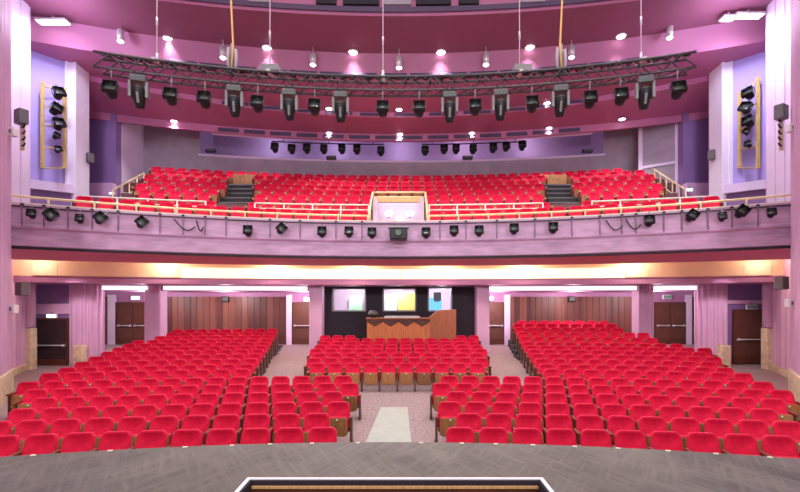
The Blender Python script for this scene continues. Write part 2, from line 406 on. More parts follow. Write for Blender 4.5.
    # lower wall towards the side exit
    mb = MB(); aa, bb = Vector((12.4,13.2)), Vector((14.75,17.9)); pts = []; nn = Vector((bb.y-aa.y, -(bb.x-aa.x))).normalized()
    for i in range(8):
        p = aa+(bb-aa)*(i/8); q = aa+(bb-aa)*((i+.8)/8); pts += [tuple(p), tuple(q), tuple(q+nn*.06), tuple(q+(bb-aa)*.02+nn*.06)]
    pts += [tuple(bb), (16.5,17.9), (16.5,13.2)]
    prism(mb, pts, 0, 4.62)
    struct(mb.build(f'wall_lower_{side}', 'lilac_b'), f'lilac lower wall before the exit door on the {side}', 'wall')
    mb = MB(); prism(mb, [(aa.x-.08,aa.y+.1),(bb.x-.08,bb.y),(bb.x+.1,bb.y),(aa.x+.1,aa.y)], 0, .62)
    struct(bevel(mb.build(f'baseboard_{side}', 'stone'), .02), f'low beige stone skirting of the {side} lower wall', 'baseboard')
    # rounded pillar casing hanging before the exit, with stone post under it
    T = Matrix.Translation((s*14.62,17.75,0))
    mb = MB(); mb.lathe([(.24,2.02),(.24,4.6)], 18, T=T)
    struct(mb.build('pillar_casing', 'lilac_b'), f'rounded lilac pillar casing beside the {side} exit door', 'pillar')
    mb = MB(); mb.box(s*14.42,s*14.8,17.62,17.95,.2,2.0)
    struct(bevel(mb.build('stone_post', 'stone'), .03), f'beige stone post under the rounded casing by the {side} exit', 'post')
    # wall that holds the side exit
    mb = MB(); prism(mb, [(13.45,18.5),(13.45,18.9),(16.5,18.9),(16.5,18.5)], .1, 4.62)
    struct(mb.build(f'wall_exit_{side}', 'violet_d'), f'dark violet wall around the {side} exit door', 'wall')
    mb = MB(); prism(mb, [(13.45,18.42),(13.45,18.52),(16.2,18.52),(16.2,18.42)], 2.52 if s<0 else 2.95, 2.95 if s<0 else 3.1)
    struct(bevel(mb.build(f'trim_exit_{side}', 'lilac_b'), .02), f'lilac lintel above the {side} exit door', 'trim')
    # big fluted column
    mb = MB(); n = 64; pl = []
    for i in range(n):
        aang = 2*math.pi*i/n; r = .62 if (i//2) % 2 == 0 else .53
        pl.append((s*13.15+r*math.cos(aang), 18.95+r*math.sin(aang)))
    mb.prism(pl, .3, 3.95)
    struct(mb.build('column', 'lilac_b'), f'wide round fluted column beside the {side} exit door', 'column')
    mb = MB(); cxp = (12.93 if s<0 else 13.14)
    mb.box(s*(cxp-.2), s*(cxp+.2), 18.05, 18.4, .25, 1.28)
    o = bevel(mb.build('stone_pedestal', 'stone'), .05, 3)
    struct(o, f'beige stone pedestal at the foot of the wide {side} column', 'pedestal')
    # square columns
    for xx, ww, nm in ((10.6,.33,'outer'),(3.6,.27,'inner')):
        pl = []; y0, y1 = 19.3, 19.9; x0, x1 = s*xx-ww, s*xx+ww; g = 6
        for i in range(g):
            xa = x0+(x1-x0)*i/g; xb = x0+(x1-x0)*(i+.75)/g; pl += [(xa,y0),(xb,y0),(xb,y0+.03),(x0+(x1-x0)*(i+1)/g,y0+.03)]
        pl += [(x1,y1),(x0,y1)]
        mb = MB(); mb.prism(pl, .5, 3.95)
        struct(mb.build('square_column', 'lilac_b'), f'square fluted {nm} column under the balcony on the {side}', 'column')

# ------------------------------------------------------------------ balcony structure
BD, BK = 16.2, .0235
mb = MB()
pr = [(0,5.85),(-.06,5.89),(-.06,5.83),(0,5.80),(0,5.30),(-.07,5.26),(-.07,5.20),(.02,5.14),(.02,4.98),(-.05,4.94),(-.05,4.66),(0,4.63),(.5,4.63),(.5,5.85)]
XB = 13.2
mb.loft([arc_row(BD+o, BK, z, XB) for o, z in pr], closed=True)
struct(mb.build('balcony_front', 'front'), 'curved lilac balcony front with plaster mouldings', 'balcony front')
mb = MB()
mb.loft([arc_row(BD-.075,BK,5.80,XB),arc_row(BD-.075,BK,5.83,XB),arc_row(BD-.02,BK,5.83,XB),arc_row(BD-.02,BK,5.80,XB)], closed=True)
struct(mb.build('trim_2', 'blackm'), 'thin black strip under the balcony ledge', 'trim')
mb = MB()
mb.loft([arc_row(BD-.06,BK,5.892,XB),arc_row(BD-.06,BK,5.93,XB),arc_row(BD+.1,BK,5.93,XB),arc_row(BD+.1,BK,5.892,XB)], closed=True)
struct(mb.build('trim_3', 'cream'), 'cream capping along the top of the balcony front', 'trim')
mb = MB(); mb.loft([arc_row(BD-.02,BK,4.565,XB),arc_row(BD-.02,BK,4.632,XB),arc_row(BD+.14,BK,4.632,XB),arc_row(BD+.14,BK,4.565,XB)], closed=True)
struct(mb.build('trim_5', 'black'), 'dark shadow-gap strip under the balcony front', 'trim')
# soffit and beam below
def wrow0(dc, k, z, x0, x1, n=16): return [(x0+(x1-x0)*i/n, dc-k*(x0+(x1-x0)*i/n)**2, z) for i in range(n+1)]
mb = MB()
P_ = [(16.2,.0235,4.63,0),(17.5,.015,4.42,0),(17.5,.015,4.75,1),(18.8,.0128,4.75,1),(18.8,.0128,3.97,2),(18.8,.0128,3.74,3),(20.0,.006,3.74,3)]
for a, b in zip(P_, P_[1:]):
    mb.loft([arc_row(a[0],a[1],a[2],16), arc_row(b[0],b[1],b[2],16)], mi=a[3])
mb.loft([wrow0(20.0,.006,3.74,-3.7,3.7), wrow0(20.9,.006,3.74,-3.7,3.7)], mi=3)
for a, b in ((-16,-3.7),(3.7,16)):
    mb.loft([wrow0(20.0,.006,3.74,a,b), wrow0(20.0,.006,3.52,a,b)], mi=3); mb.loft([wrow0(20.0,.006,3.52,a,b), wrow0(22.6,.004,3.52,a,b)], mi=3)
struct(mb.build('ceiling_under_balcony', ['soffit','cove_t','beam','beam']), 'mauve ceiling and beam under the balcony', 'ceiling')
# lit cove panels
for i, (a, b, m, lab) in enumerate([(32,57,'cove_t','short tan cove panel at the left end under the balcony'),(57.5,180,'cove_t','long cream cove panel on the left under the balcony'),(181,400,'cove','warm cove light panel left of centre under the balcony'),(401,625,'cove','warm cove light panel right of centre under the balcony'),(626,744,'cove_t','long cream cove panel on the right under the balcony'),(744.5,772,'cove_t','short tan cove panel at the right end under the balcony')]):
    x0, _ = on_arc(a, 18.7, .0128); x1, _ = on_arc(b, 18.7, .0128); n = 10
    Q = [(x0+(x1-x0)*j/n) for j in range(n+1)]
    mb = MB(); mb.prism([(x,18.72-.0128*x*x) for x in Q]+[(x,18.79-.0128*x*x) for x in reversed(Q)], 3.99, 4.38)
    tag(mb.build('cove_panel', m), lab, 'cove light', 'cove light panels under the balcony')
for i, (a, b, lab) in enumerate([(103,147,'short white strip light above the rear door on the left'),(164,307,'long white strip light above the left wood panelling'),(488,636,'long white strip light above the right wood panelling'),(654,700,'short white strip light above the rear door on the right')]):
    x0, _ = on_arc(a, 19.96, .006); x1, _ = on_arc(b, 19.96, .006)
    Q = [x0+(x1-x0)*j/6 for j in range(7)]
    mb = MB(); mb.prism([(x,19.9-.006*x*x) for x in Q]+[(x,19.99-.006*x*x) for x in reversed(Q)], 3.545, 3.705)
    tag(mb.build('strip_light', 'strip'), lab, 'strip light', 'strip lights under the balcony')

# balcony tiers
TD = [18.3,19.15,20.0,20.85,21.7,22.5,23.4]; TT = [7.0,7.52,7.97,8.41,8.81,9.25,9.64]
def kb(d): return .0235 + (.0105-.0235)*min(1,max(0,(d-16.9)/1.4))
mb = MB()
z = 5.63; mb.loft([arc_row(16.5,BK,z,12.5), arc_row(17.75,.0112,z,12.5)])
prev = (17.75,.0112,z)
for d, t in zip(TD, TT):
    zz = t-.8; e = d-.5; xm_ = 11.7 if d < 22 else 12.5
    mb.loft([arc_row(e,.0105,prev[2],xm_), arc_row(e,.0105,zz,xm_)]) if prev[0] != 17.75 else mb.loft([arc_row(17.75,.0112,z,xm_), arc_row(e,.0105,zz,xm_)])
    mb.loft([arc_row(e,.0105,zz,xm_), arc_row(e+.9,.0105,zz,xm_)])
    prev = (e+.9,.0105,zz)
struct(mb.build('balcony_floor', 'tier'), 'stepped balcony floor carrying the rows of red seats', 'floor')
# grey wall behind, with recess opening
mb = MB()
def wrow(dc, z, x0, x1, n=24): return [(x0+(x1-x0)*i/n, dc-.0105*(x0+(x1-x0)*i/n)**2, z) for i in range(n+1)]
mb.loft([wrow(24.4,7.5,-13,13,48), wrow(24.4,10.64,-13,13,48)])
for a, b in ((-13,-10.35),(10.5,13)): mb.loft([wrow(24.4,10.64,a,b,6), wrow(24.4,12.3,a,b,6)])
struct(mb.build('wall_rear_balcony', 'grey'), 'grey curved wall behind the balcony seats', 'wall')
mb = MB()
mb.loft([wrow(24.4,10.64,-10.35,10.5), wrow(26.0,10.64,-10.35,10.5)]); mb.loft([wrow(26.0,10.6,-10.6,10.7), wrow(26.0,12.3,-10.6,10.7)])
for x in (-10.35,10.5):
    y0 = 24.4-.0105*x*x; mb.add([(x,y0,10.64),(x,y0+1.6,10.64),(x,y0+1.6,12.3),(x,y0,12.3)], [(0,1,2,3)])
struct(mb.build('wall_recess_rear', 'recess'), 'lilac lamp recess above the grey balcony wall', 'wall')
mb = MB(); mb.loft([wrow(24.36,10.62,-10.4,10.55), wrow(24.36,10.72,-10.4,10.55), wrow(24.5,10.72,-10.4,10.55), wrow(24.5,10.62,-10.4,10.55)], closed=True)
struct(mb.build('trim_4', 'lilac'), 'pale ledge line along the lamp recess over the balcony', 'trim')

# ------------------------------------------------------------------ stalls rear wall, panelling, doors
RY = 22.3
mb = MB(); mb.box(-16.5,-3.4,RY,RY+.3,.5,3.7); struct(mb.build('wall_rear_left', 'beam'), 'mauve rear wall of the stalls on the left', 'wall')
mb = MB(); mb.box(3.4,16.5,RY,RY+.3,.5,3.7); struct(mb.build('wall_rear_right', 'beam'), 'mauve rear wall of the stalls on the right', 'wall')
def panelling(x0, x1, lab):
    mb = MB(); n = max(2, round((x1-x0)/.31)); pl = []
    for i in range(n):
        xa = x0+(x1-x0)*i/n; xb = x0+(x1-x0)*(i+.93)/n; xc = x0+(x1-x0)*(i+1)/n
        pl += [(xa,RY-.06),(xb,RY-.06),(xb,RY-.03),(xc,RY-.03)]
    pl += [(x1,RY-.002),(x0,RY-.002)]
    mb.prism(pl, .8, 3.31)
    return struct(mb.build('wood_panelling', 'panel'), lab, 'wood panelling')
panelling(-11.6,-5.62,'brown wood panelling behind the left rear seats')
panelling(5.45,11.75,'brown wood panelling behind the right rear seats')
panelling(-15.2,-14.42,'narrow brown wood panel left of the left rear door')
panelling(14.4,15.2,'narrow brown wood panel right of the right rear door')
for x0, x1, lab in ((-14.4,-14.05,'lilac pilaster left of the left rear door'),(-5.6,-5.34,'lilac pilaster beside the inner left door'),(5.15,5.43,'lilac pilaster beside the inner right door'),(14.12,14.38,'lilac pilaster right of the right rear door')):
    mb = MB(); mb.box(x0,x1,RY-.14,RY,.8,3.4); struct(mb.build('pilaster', 'lilac'), lab, 'pilaster')

def door(n, x0, x1, y, z0, z1, lab, double=False, dark=False):
    r = empty(f'door_{n}', ((x0+x1)/2, y, z0)); w = (x1-x0)/2; h = z1-z0
    mb = MB(); mb.box(-w-.06,-w,-.1,.0,0,h+.06); mb.box(w,w+.06,-.1,.0,0,h+.06); mb.box(-w,w,-.1,.0,h,h+.06)
    mb.build('door_frame', 'desk_d', r)
    leaves = ((-w,-.01),(.01,w)) if double else ((-w,w),)
    for i, (a, b) in enumerate(leaves):
        mb = MB(); mb.box(a+.005,b-.005,-.07,-.01,.01,h-.005); lf = mb.build('door_leaf', 'door_d' if (dark and i == 0) else 'door', r)
        mb = MB(); mb.tube([(a+.1,-.16,h*.46),(b-.06,-.16,h*.46)], .028, 8); mb.box(a+.08,a+.15,-.17,-.07,h*.46-.05,h*.46+.05); mb.box(b-.12,b-.05,-.17,-.07,h*.46-.05,h*.46+.05)
        mb.build('push_bar', 'silver', lf)
        mb = MB(); mb.box(a+.02,b-.02,-.078,-.07,.03,.32); mb.build('kick_plate', 'desk_d', lf)
    return struct(r, lab, 'door')
door(1,-14.0,-12.4,RY-.0,.95,2.98,'brown double door at the rear behind the left block', True)
door(2,-5.3,-4.35,RY,.95,2.98,'brown door beside the black control area, left of it')
door(3,4.3,5.12,RY,.95,2.98,'brown door beside the black control area, right of it')
door(4,12.6,14.1,RY,.95,2.98,'brown double door at the rear behind the right block', True)
door(5,-14.93,-13.6,18.48,.36,2.3,'dark side exit door near the left wall', False, True)
door(6,13.72,15.0,18.48,.5,2.66,'dark side exit door near the right wall', False, False)
def exit_sign(px, py, d, lit, lab, w=.42, h=.2):
    p = at(px, py, d); r = empty('exit_sign', p)
    mb = MB(); mb.box(-w/2,w/2,-.04,.04,-h/2,h/2); bevel(mb.build('sign_box', 'white', r), .01)
    mb = MB(); mb.box(-w/2+.02,w/2-.02,-.05,-.04,-h/2+.02,h/2-.02); mb.build('sign_face', 'exit' if lit else 'exit_off', r)
    mb = MB(); mb.box(-.012,.012,-.01,.01,h/2,h/2+.08); mb.build('bracket', 'greym', r)
    tag(r, lab, 'exit sign', 'exit signs')
exit_sign(52,316,18.35,True,'lit white exit sign over the left side door',.42,.17)
exit_sign(135.5,298,RY-.3,True,'lit white exit sign over the left rear double door')
exit_sign(307,299.3,RY-.3,True,'lit white exit sign over the inner left door',.3)
exit_sign(751.5,307,18.35,False,'dim grey exit sign over the right side door',.44,.2)
exit_sign(667,297,RY-.3,False,'dim grey exit sign over the right rear double door')
exit_sign(491,298.5,RY-.3,False,'dim grey exit sign over the inner right door',.3)
exit_sign(112,193.5,20.0,True,'small white lit sign on the left parapet of the balcony',.24,.12)
exit_sign(689,190,20.0,True,'small white lit sign on the right parapet of the balcony',.3,.16)

# black control area with windows
BY = 20.7
wins = [(-3.05,-1.6,2.66,3.62),(-.72,.70,2.66,3.62),(1.35,2.36,2.66,3.66)]
mb = MB(); x = -3.55
for (a,b,z0,z1) in wins:
    mb.box(x,a,BY,BY+.2,.6,3.74); mb.box(a,b,BY,BY+.2,.6,z0); mb.box(a,b,BY,BY+.2,z1,3.74); x = b
mb.box(x,3.5,BY,BY+.2,.6,3.74)
struct(mb.build('wall_control', 'black'), 'black wall with three booth windows behind the control desk', 'wall')
mb = MB(); mb.box(-3.6,3.6,BY+2.2,BY+2.3,.9,3.8); mb.box(-3.6,3.6,BY+.2,BY+2.2,.9,1.0); mb.box(-3.6,3.6,BY+.2,BY+2.2,3.76,3.82); mb.box(-3.7,-3.6,BY+.2,BY+2.3,.9,3.8); mb.box(3.6,3.7,BY+.2,BY+2.3,.9,3.8)
mb.box(-1.2,-1.1,BY+.2,BY+2.2,.9,3.8); mb.box(.98,1.08,BY+.2,BY+2.2,.9,3.8)
struct(mb.build('wall_booth', 'skin_booth'), 'pale walls of the booth seen through the windows', 'wall')
for i, ((a,b,z0,z1), lab) in enumerate(zip(wins, ('booth window with a green board inside','middle booth window showing yellow','booth window with blue screens, partly behind the wing'))):
    r = empty(f'window_{i+1}', ((a+b)/2, BY, z0)); w = (b-a)/2; h = z1-z0
    mb = MB(); t = .06
    mb.box(-w-.04,w+.04,-.04,.08,-t,0); mb.box(-w-.04,w+.04,-.04,.08,h,h+t); mb.box(-w-t,-w,-.04,.08,0,h); mb.box(w,w+t,-.04,.08,0,h)
    mb.build('window_frame', 'greym', r)
    mb = MB(); mb.box(-w,w,.05,.056,0,h); mb.build('glass_pane', 'glass', r)
    struct(r, lab, 'window')
def block(name, m, x0,x1,y0,y1,z0,z1, lab, cat, bv=.01):
    o = empty(name, ((x0+x1)/2,(y0+y1)/2,z0))
    mb = MB(); mb.box(x0-o.location.x,x1-o.location.x,y0-o.location.y,y1-o.location.y,0,z1-z0); c = mb.build('panel', m, o); bevel(c, bv)
    mb = MB(); mb.box(x0-o.location.x+.05,x1-o.location.x-.05,y1-o.location.y,y1-o.location.y+.03,-.05,.0); mb.build('bracket', 'greym', o)
    return tag(o, lab, cat)
block('notice_board','green',-2.5,-1.85,BY+1.5,BY+1.55,2.6,3.35,'green board inside the left booth window','board')
block('yellow_board','yellow',-.1,.9,BY+1.2,BY+1.26,2.55,3.5,'yellow board inside the middle booth window','board')
block('video_screen','screen_w',-.72,-.15,BY+.9,BY+.96,2.62,3.45,'pale blue screen inside the middle booth window','screen')
block('video_screen','screen_b',1.4,2.0,BY+.7,BY+.76,2.6,3.25,'blue screen inside the right booth window','screen')
block('control_rack','blackm',1.6,1.95,BY+.5,BY+.65,3.1,3.5,'black rack silhouette inside the right booth window','rack')

# control desk
dk = empty('control_desk', (.0,18.9,.78))
def desk_part(name, m, x0,x1,y0,y1,z0,z1, par=None, bv=.01):
    mb = MB(); mb.box(x0,x1,y0-18.9,y1-18.9,z0-.78,z1-.78); return bevel(mb.build(name, m, par or dk), bv)
X0, X1 = at(367,0,18.9).x, at(430,0,18.9).x
desk_part('desk_body','desk_m',X0,X1,18.92,19.6,.78,2.3)
mb = MB(); zz0, zz1 = .0, 2.2-.78; n = 4
for i in range(n):
    xa = X0+(X1-X0)*i/n; xb = X0+(X1-X0)*(i+1)/n; xm = (xa+xb)/2
    mb2 = MB(); mb2.add([(xa,-.02,0),(xb,-.02,0),(xb,-.02,zz1-.02),(xm,-.02,zz1-.22),(xa,-.02,zz1-.02),(xa,.02,0),(xb,.02,0),(xb,.02,zz1-.02),(xm,.02,zz1-.22),(xa,.02,zz1-.02)],
        [(0,1,2,3,4),(5,9,8,7,6),(0,5,6,1),(1,6,7,2),(2,7,8,3),(3,8,9,4),(4,9,5,0)])
    mb2.build('front_panel', 'desk', dk)
desk_part('top_panel','desk_d',X0-.02,X1+.02,18.9,18.93,2.0,2.3)
desk_part('desk_top','desk_m',X0-.05,X1+.05,18.82,19.65,2.3,2.36)
X2 = at(456,0,18.9).x
mb = MB(); pl = [(X1,0),(X2,0),(X2,1.93),(X1+.35,1.9),(X1,1.62)]
mb.add([(x,-.05,z) for x,z in pl]+[(x,.6,z) for x,z in pl], [(0,1,2,3,4),(9,8,7,6,5)]+[(i,(i+1)%5,5+(i+1)%5,5+i) for i in range(5)])
mb.build('side_wing', 'desk_m', dk)
tag(dk, 'tall wooden control desk with zigzag front at the back of the stalls', 'desk')
e = empty('mixing_console', (at(402,316,19.1).x, 19.1, 2.36))
mb = MB(); mb.box(-.75,.75,-.15,.25,0,.05); mb.build('console_body','silver',e)
mb = MB(); mb.box(-.7,.7,.16,.24,.05,.09); mb.build('meter_bridge','greym',e)
tag(e, 'flat pale mixing console lying on the control desk', 'console')
e = empty('desk_lamp', (at(373,0,19.1).x, 19.1, 2.36))
mb = MB(); mb.lathe([(.12,0),(.12,.04),(.05,.06)], 12); mb.build('lamp_base','blackm',e)
mb = MB(); mb.tube([(0,0,.06),(.02,0,.14)], .02); mb.build('lamp_stem','blackm',e)
mb = MB(); mb.lathe([(.2,.12),(.22,.18),(.14,.3),(.05,.32)], 12); mb.build('lamp_shade','headgrey',e)
tag(e, 'dark rounded lamp on the left end of the control desk', 'lamp')
e = empty('headphones', (at(381.5,0,19.1).x, 19.1, 2.36))
mb = MB(); mb.tube([(-.1,0,.02),(-.09,0,.12),(0,0,.19),(.09,0,.12),(.1,0,.02)], .018); mb.build('headband','blackm',e)
for s in (-1,1):
    mb = MB(); mb.box(s*.1-.03,s*.1+.03,-.05,.05,0,.1); mb.build('ear_cup','blackm',e)
tag(e, 'small dark headphones beside the lamp on the control desk', 'headphones')

# ------------------------------------------------------------------ seats
SP = .53
def seat_master():
    r = empty('theatre_seat')
    # backrest outline (x,z) with round shoulders
    def outline(w, z0, z1, rt, rb, n=5):
        pts = []
        for cx, cz, a0, rr in ((w/2-rt, z1-rt, 0, rt), (-w/2+rt, z1-rt, 90, rt), (-w/2+rb, z0+rb, 180, rb), (w/2-rb, z0+rb, 270, rb)):
            for i in range(n+1):
                a = math.radians(a0+90*i/n); x_, z_ = cx+rr*math.cos(a), cz+rr*math.sin(a); pts.append((x_*(1.03-.1*(z_-z0)/(z1-z0)), z_))
        return pts
    def cushion(w, z0, z1, rt, rb, thick, fy, bulge):
        rows = []; zc = (z0+z1)/2; ol = outline(w, z0, z1, rt, rb); n = len(ol); b_ = bulge
        for sc_, dy in ((.97,thick),(1.0,thick*.7),(1.0,thick*.3),(.955,0.0),(.8,-bulge*.6),(.45,-bulge)):
            rows.append([(x*sc_, fy(z)+dy, zc+(z-zc)*sc_) for x, z in ol])
        vs = [p for rw in rows for p in rw]; fs = []
        for i in range(len(rows)-1):
            for k in range(n): fs.append((i*n+k, i*n+(k+1)%n, (i+1)*n+(k+1)%n, (i+1)*n+k))
        fs += [tuple(range(n)), tuple(range((len(rows)-1)*n+n-1, (len(rows)-1)*n-1, -1))]
        return vs, fs
    by = lambda z: -.16+.16*(z-.3)/.5-.03
    mb = MB(); mb.add(*cushion(.475,.30,.80,.095,.05,.07,by,-.035), smooth=True); mb.build('backrest','red',r)
    mb = MB(); mb.add(*cushion(.45,.22,.785,.09,.04,.02,lambda z: by(z)+.075,0.0), smooth=False); mb.build('back_shell','shell',r)
    mb = MB(); mb.add(*cushion(.425,.24,.555,.05,.08,.085,lambda z: -.30+.04*(z-.2),0.0), smooth=True); mb.build('seat_cushion','red',r)
    mb = MB(); mb.add(*cushion(.42,.19,.545,.03,.09,.02,lambda z: -.325+.04*(z-.2),.004), smooth=False); bd = mb.build('seat_board','board',r)
    mb = MB(); mb.lathe([(.02,0),(.02,.006)], 8, T=Matrix.Translation((0,-.318,.51)) @ Matrix.Rotation(math.pi/2,4,'X')); mb.build('number_plate','plate',bd)
    def side(x):
        mb = MB(); mb.box(x-.02,x+.02,-.28,-.02,.0,.53); mb.box(x-.03,x+.03,-.32,.04,0,.03); l = mb.build('leg','legwood',r)
        mb = MB(); mb.box(x-.03,x+.03,-.34,-.05,.53,.575); a = bevel(mb.build('armrest','arm',r), .012)
        return l, a
    side(SP/2)
    l, a = side(-SP/2)
    return r, l, a
proto, exL, exA = seat_master()
index_kids()
EXTRA = {exL.name, exA.name}
def copy_seat(end, pale=False):
    c = proto.copy(); COL.objects.link(c)
    for ch in KIDS[proto.name]:
        if ch.name in EXTRA and not end: continue
        d = ch.copy(); COL.objects.link(d); d.parent = c
        if pale and d.name.startswith('armrest'): d.data = lit_arm[ch.name]
        if pale and d.name.startswith('seat_'): d.location.z -= .14
        for g in KIDS.get(ch.name, []):
            e = g.copy(); COL.objects.link(e); e.parent = d
    return c
lit_arm = {}
for ch in KIDS[proto.name]:
    if ch.name.startswith('armrest'):
        me = ch.data.copy(); me.materials[0] = M['arm_backlit']; lit_arm[ch.name] = me

seats = []   # (dist, x, y, z, rot, end, pale, label, group)
def add_row(dc, k, z, xin, n, s, where, rown, group, edge, pale=False, sp=SP):
    for i in range(n):
        x = s*(xin + sp*(i+.5)); y = dc-k*x*x
        # small shortening along the slope of the arc
        x2 = s*(xin + sp*(i+.5)*math.cos(math.atan(2*k*x*.7))); y = dc-k*x2*x2
        end = (i == 0) if s > 0 else (i == n-1)
        lab = f'red tip-up seat, {ORD[i+1]} from the {edge}, {rown} row, {where}'
        seats.append((math.hypot(x2-CAMX, y), x2, y, z, math.atan(-2*k*x2), end, pale, lab, group))
def add_span(dc, k, z, xs_, where, rown, group, pale=False, sp=SP):
    for i, x in enumerate(xs_):
        end = i == 0 or xs_[i]-xs_[i-1] > sp*1.3
        lab = f'red tip-up seat, {ORD[i+1]} from the left, {rown} row, {where}'
        seats.append((math.hypot(x-CAMX, dc-k*x*x), x, dc-k*x*x, z, math.atan(-2*k*x), end, pale, lab, group))
front_d = [7.27,8.14,9.01,9.88,10.75,11.62]
nl = [10,11,12,12,14,15]; nr = [10,11,12,13,15,15]
for r, d in enumerate(front_d):
    for s, nn, nm in ((-1,nl,'left'),(1,nr,'right')):
        add_row(d, kr(d), fz(d), .84 if r % 2 == 0 else 1.10, nn[r], s, f'{nm} front block', ORD[r+1], f'seats of the {nm} front block', 'centre aisle')
rl = [10,10,10,10,10,10,10,10,9,9,9]; rr = [10,10,10,11,11,12,11,10,10,9,9]
for r in range(11):
    d = 12.7+.84*r
    for s, nn, nm in ((-1,rl,'left'),(1,rr,'right')):
        lift = max(0, .085*(r-6)) if s > 0 else max(0, .03*(r-7))
        if lift > 0:
            xa = s*(4.03+.19*(d-12.7)-(.4*(r/10) if s>0 else 0)-.12); xb = s*(abs(xa)+nn[r]*SP+.2); mbp = MB(); X_ = [xa+(xb-xa)*i/8 for i in range(9)]
            kk = kr(d); mbp.prism([(x,d-.45-kk*x*x) for x in X_]+[(x,d+.38-kk*x*x) for x in reversed(X_)], fz(d)-.35, fz(d)+lift)
            struct(mbp.build('seating_step', 'step'), f'dark carpeted step under the {ORD[r+1]} row of the {nm} rear block', 'step')
        add_row(d, kr(d), fz(d)+lift, 4.03+.19*(d-12.7)-(.4*(r/10) if s>0 else 0), nn[r], s, f'{nm} rear block', ORD[r+1], f'seats of the {nm} rear block', 'inner aisle', sp=(.508 if r > 8 else SP))
add_row(12.7+.84*11, kr(21.9), fz(21.9)+.42, 4.0+.19*8.4, 8, 1, 'right rear block', ORD[12], 'seats of the right rear block', 'inner aisle')
cn = [10,11,11,12,12,12,12,13]
for r, nn in enumerate(cn):
    d = 13.55+.84*r
    if d > 18.6: xs_ = [x for x in [(i-(nn-1)/2)*SP for i in range(nn)] if not (-1.75 < x < 2.3)]
    elif d > 17.8: xs_ = [x for x in [(i-(nn-1)/2)*SP for i in range(nn)]]
    else: xs_ = [(i-(nn-1)/2)*SP for i in range(nn)]
    if r == 7: xs_ = [x for x in xs_ if -3.2 < x < -1.6 or 2.2 < x < 3.2]
    add_span(d, kr(d), fz(d), xs_, 'middle block', ORD[r+1], 'seats of the middle block')
# balcony
SB = .55
xs_ = [(i-.5)*SB for i in range(-19,21)]
add_span(16.95, .0225, 5.63, [x for x in xs_ if 1.15 < abs(x) < 10.25], 'front row of the balcony'.replace('front row of the ',''), 'front', 'seats of the balcony front row', True, SB)
for r, (d, t) in enumerate(zip(TD, TT)):
    ins = 5.75+.27*(d-18); out0 = 7.3+.22*(d-18); oute = 10.2+.35*(d-18)
    for x in xs_ + [-10.725-SB*.0, ]:
        pass
    allx = [(i-.5)*SB for i in range(-22,24)]
    if r == 6: keep = [x for x in allx if -12.1 < x < 11.0]
    else: keep = [x for x in allx if (abs(x) < ins and not (r < 3 and abs(x) < 1.25)) or (out0 < abs(x) < oute)]
    add_span(d, .0105, t-.8, keep, 'balcony', ORD[r+2], 'seats of the balcony', True, SB)

seats.sort(key=lambda a: a[0])
first = True
for (dist,x,y,z,rz,end,pale,lab,grp) in seats[:300]:
    o = copy_seat(end, pale); o.location = (x,y,z); o.rotation_euler = (0,0,rz)
    tag(o, lab, 'seat', grp)
rest = seats[300:]
# the rest of the seats: one object
base = []; mats_idx = {'red':0,'shell':1,'board':2,'legwood':3,'arm':4,'arm_backlit':5}
def gather(ch, override=None):
    me = ch.data; mi = override if override is not None else mats_idx.get(next(k for k in mats_idx if M[k] == me.materials[0]))
    return ([v.co.copy() for v in me.vertices], [tuple(p.vertices) for p in me.polygons], mi, me.polygons[0].use_smooth)
for pale in (False, True):
    lst = []
    for ch in KIDS[proto.name]:
        ov = 5 if (pale and ch.name.startswith('armrest')) else None
        lst.append((gather(ch, ov), ch.name in EXTRA, ch.name.startswith('seat_')))
    base.append(lst)
mb = MB()
for (dist,x,y,z,rz,end,pale,lab,grp) in rest:
    T = Matrix.Translation((x,y,z)) @ Matrix.Rotation(rz,4,'Z')
    for (vs,fs,mi,sm), ex, low in base[1 if pale else 0]:
        if ex and not end: continue
        mb.add(vs, fs, mi, sm, T @ Matrix.Translation((0,0,-.14)) if (pale and low) else T)
o = mb.build('theatre_seats', ['red','shell','board','legwood','arm','arm_backlit'], fix=False)
tag(o, 'remaining red tip-up seats in the rear stalls rows and up the balcony tiers', 'seats', 'rear stalls and balcony seats', 'stuff')
for x in [proto]+KIDS[proto.name]+[g for ch in KIDS[proto.name] for g in KIDS.get(ch.name,[])]:
    pass
dele = [proto]+KIDS[proto.name]+[g for ch in KIDS[proto.name] for g in KIDS.get(ch.name,[])]
for x in dele: bpy.data.objects.remove(x)

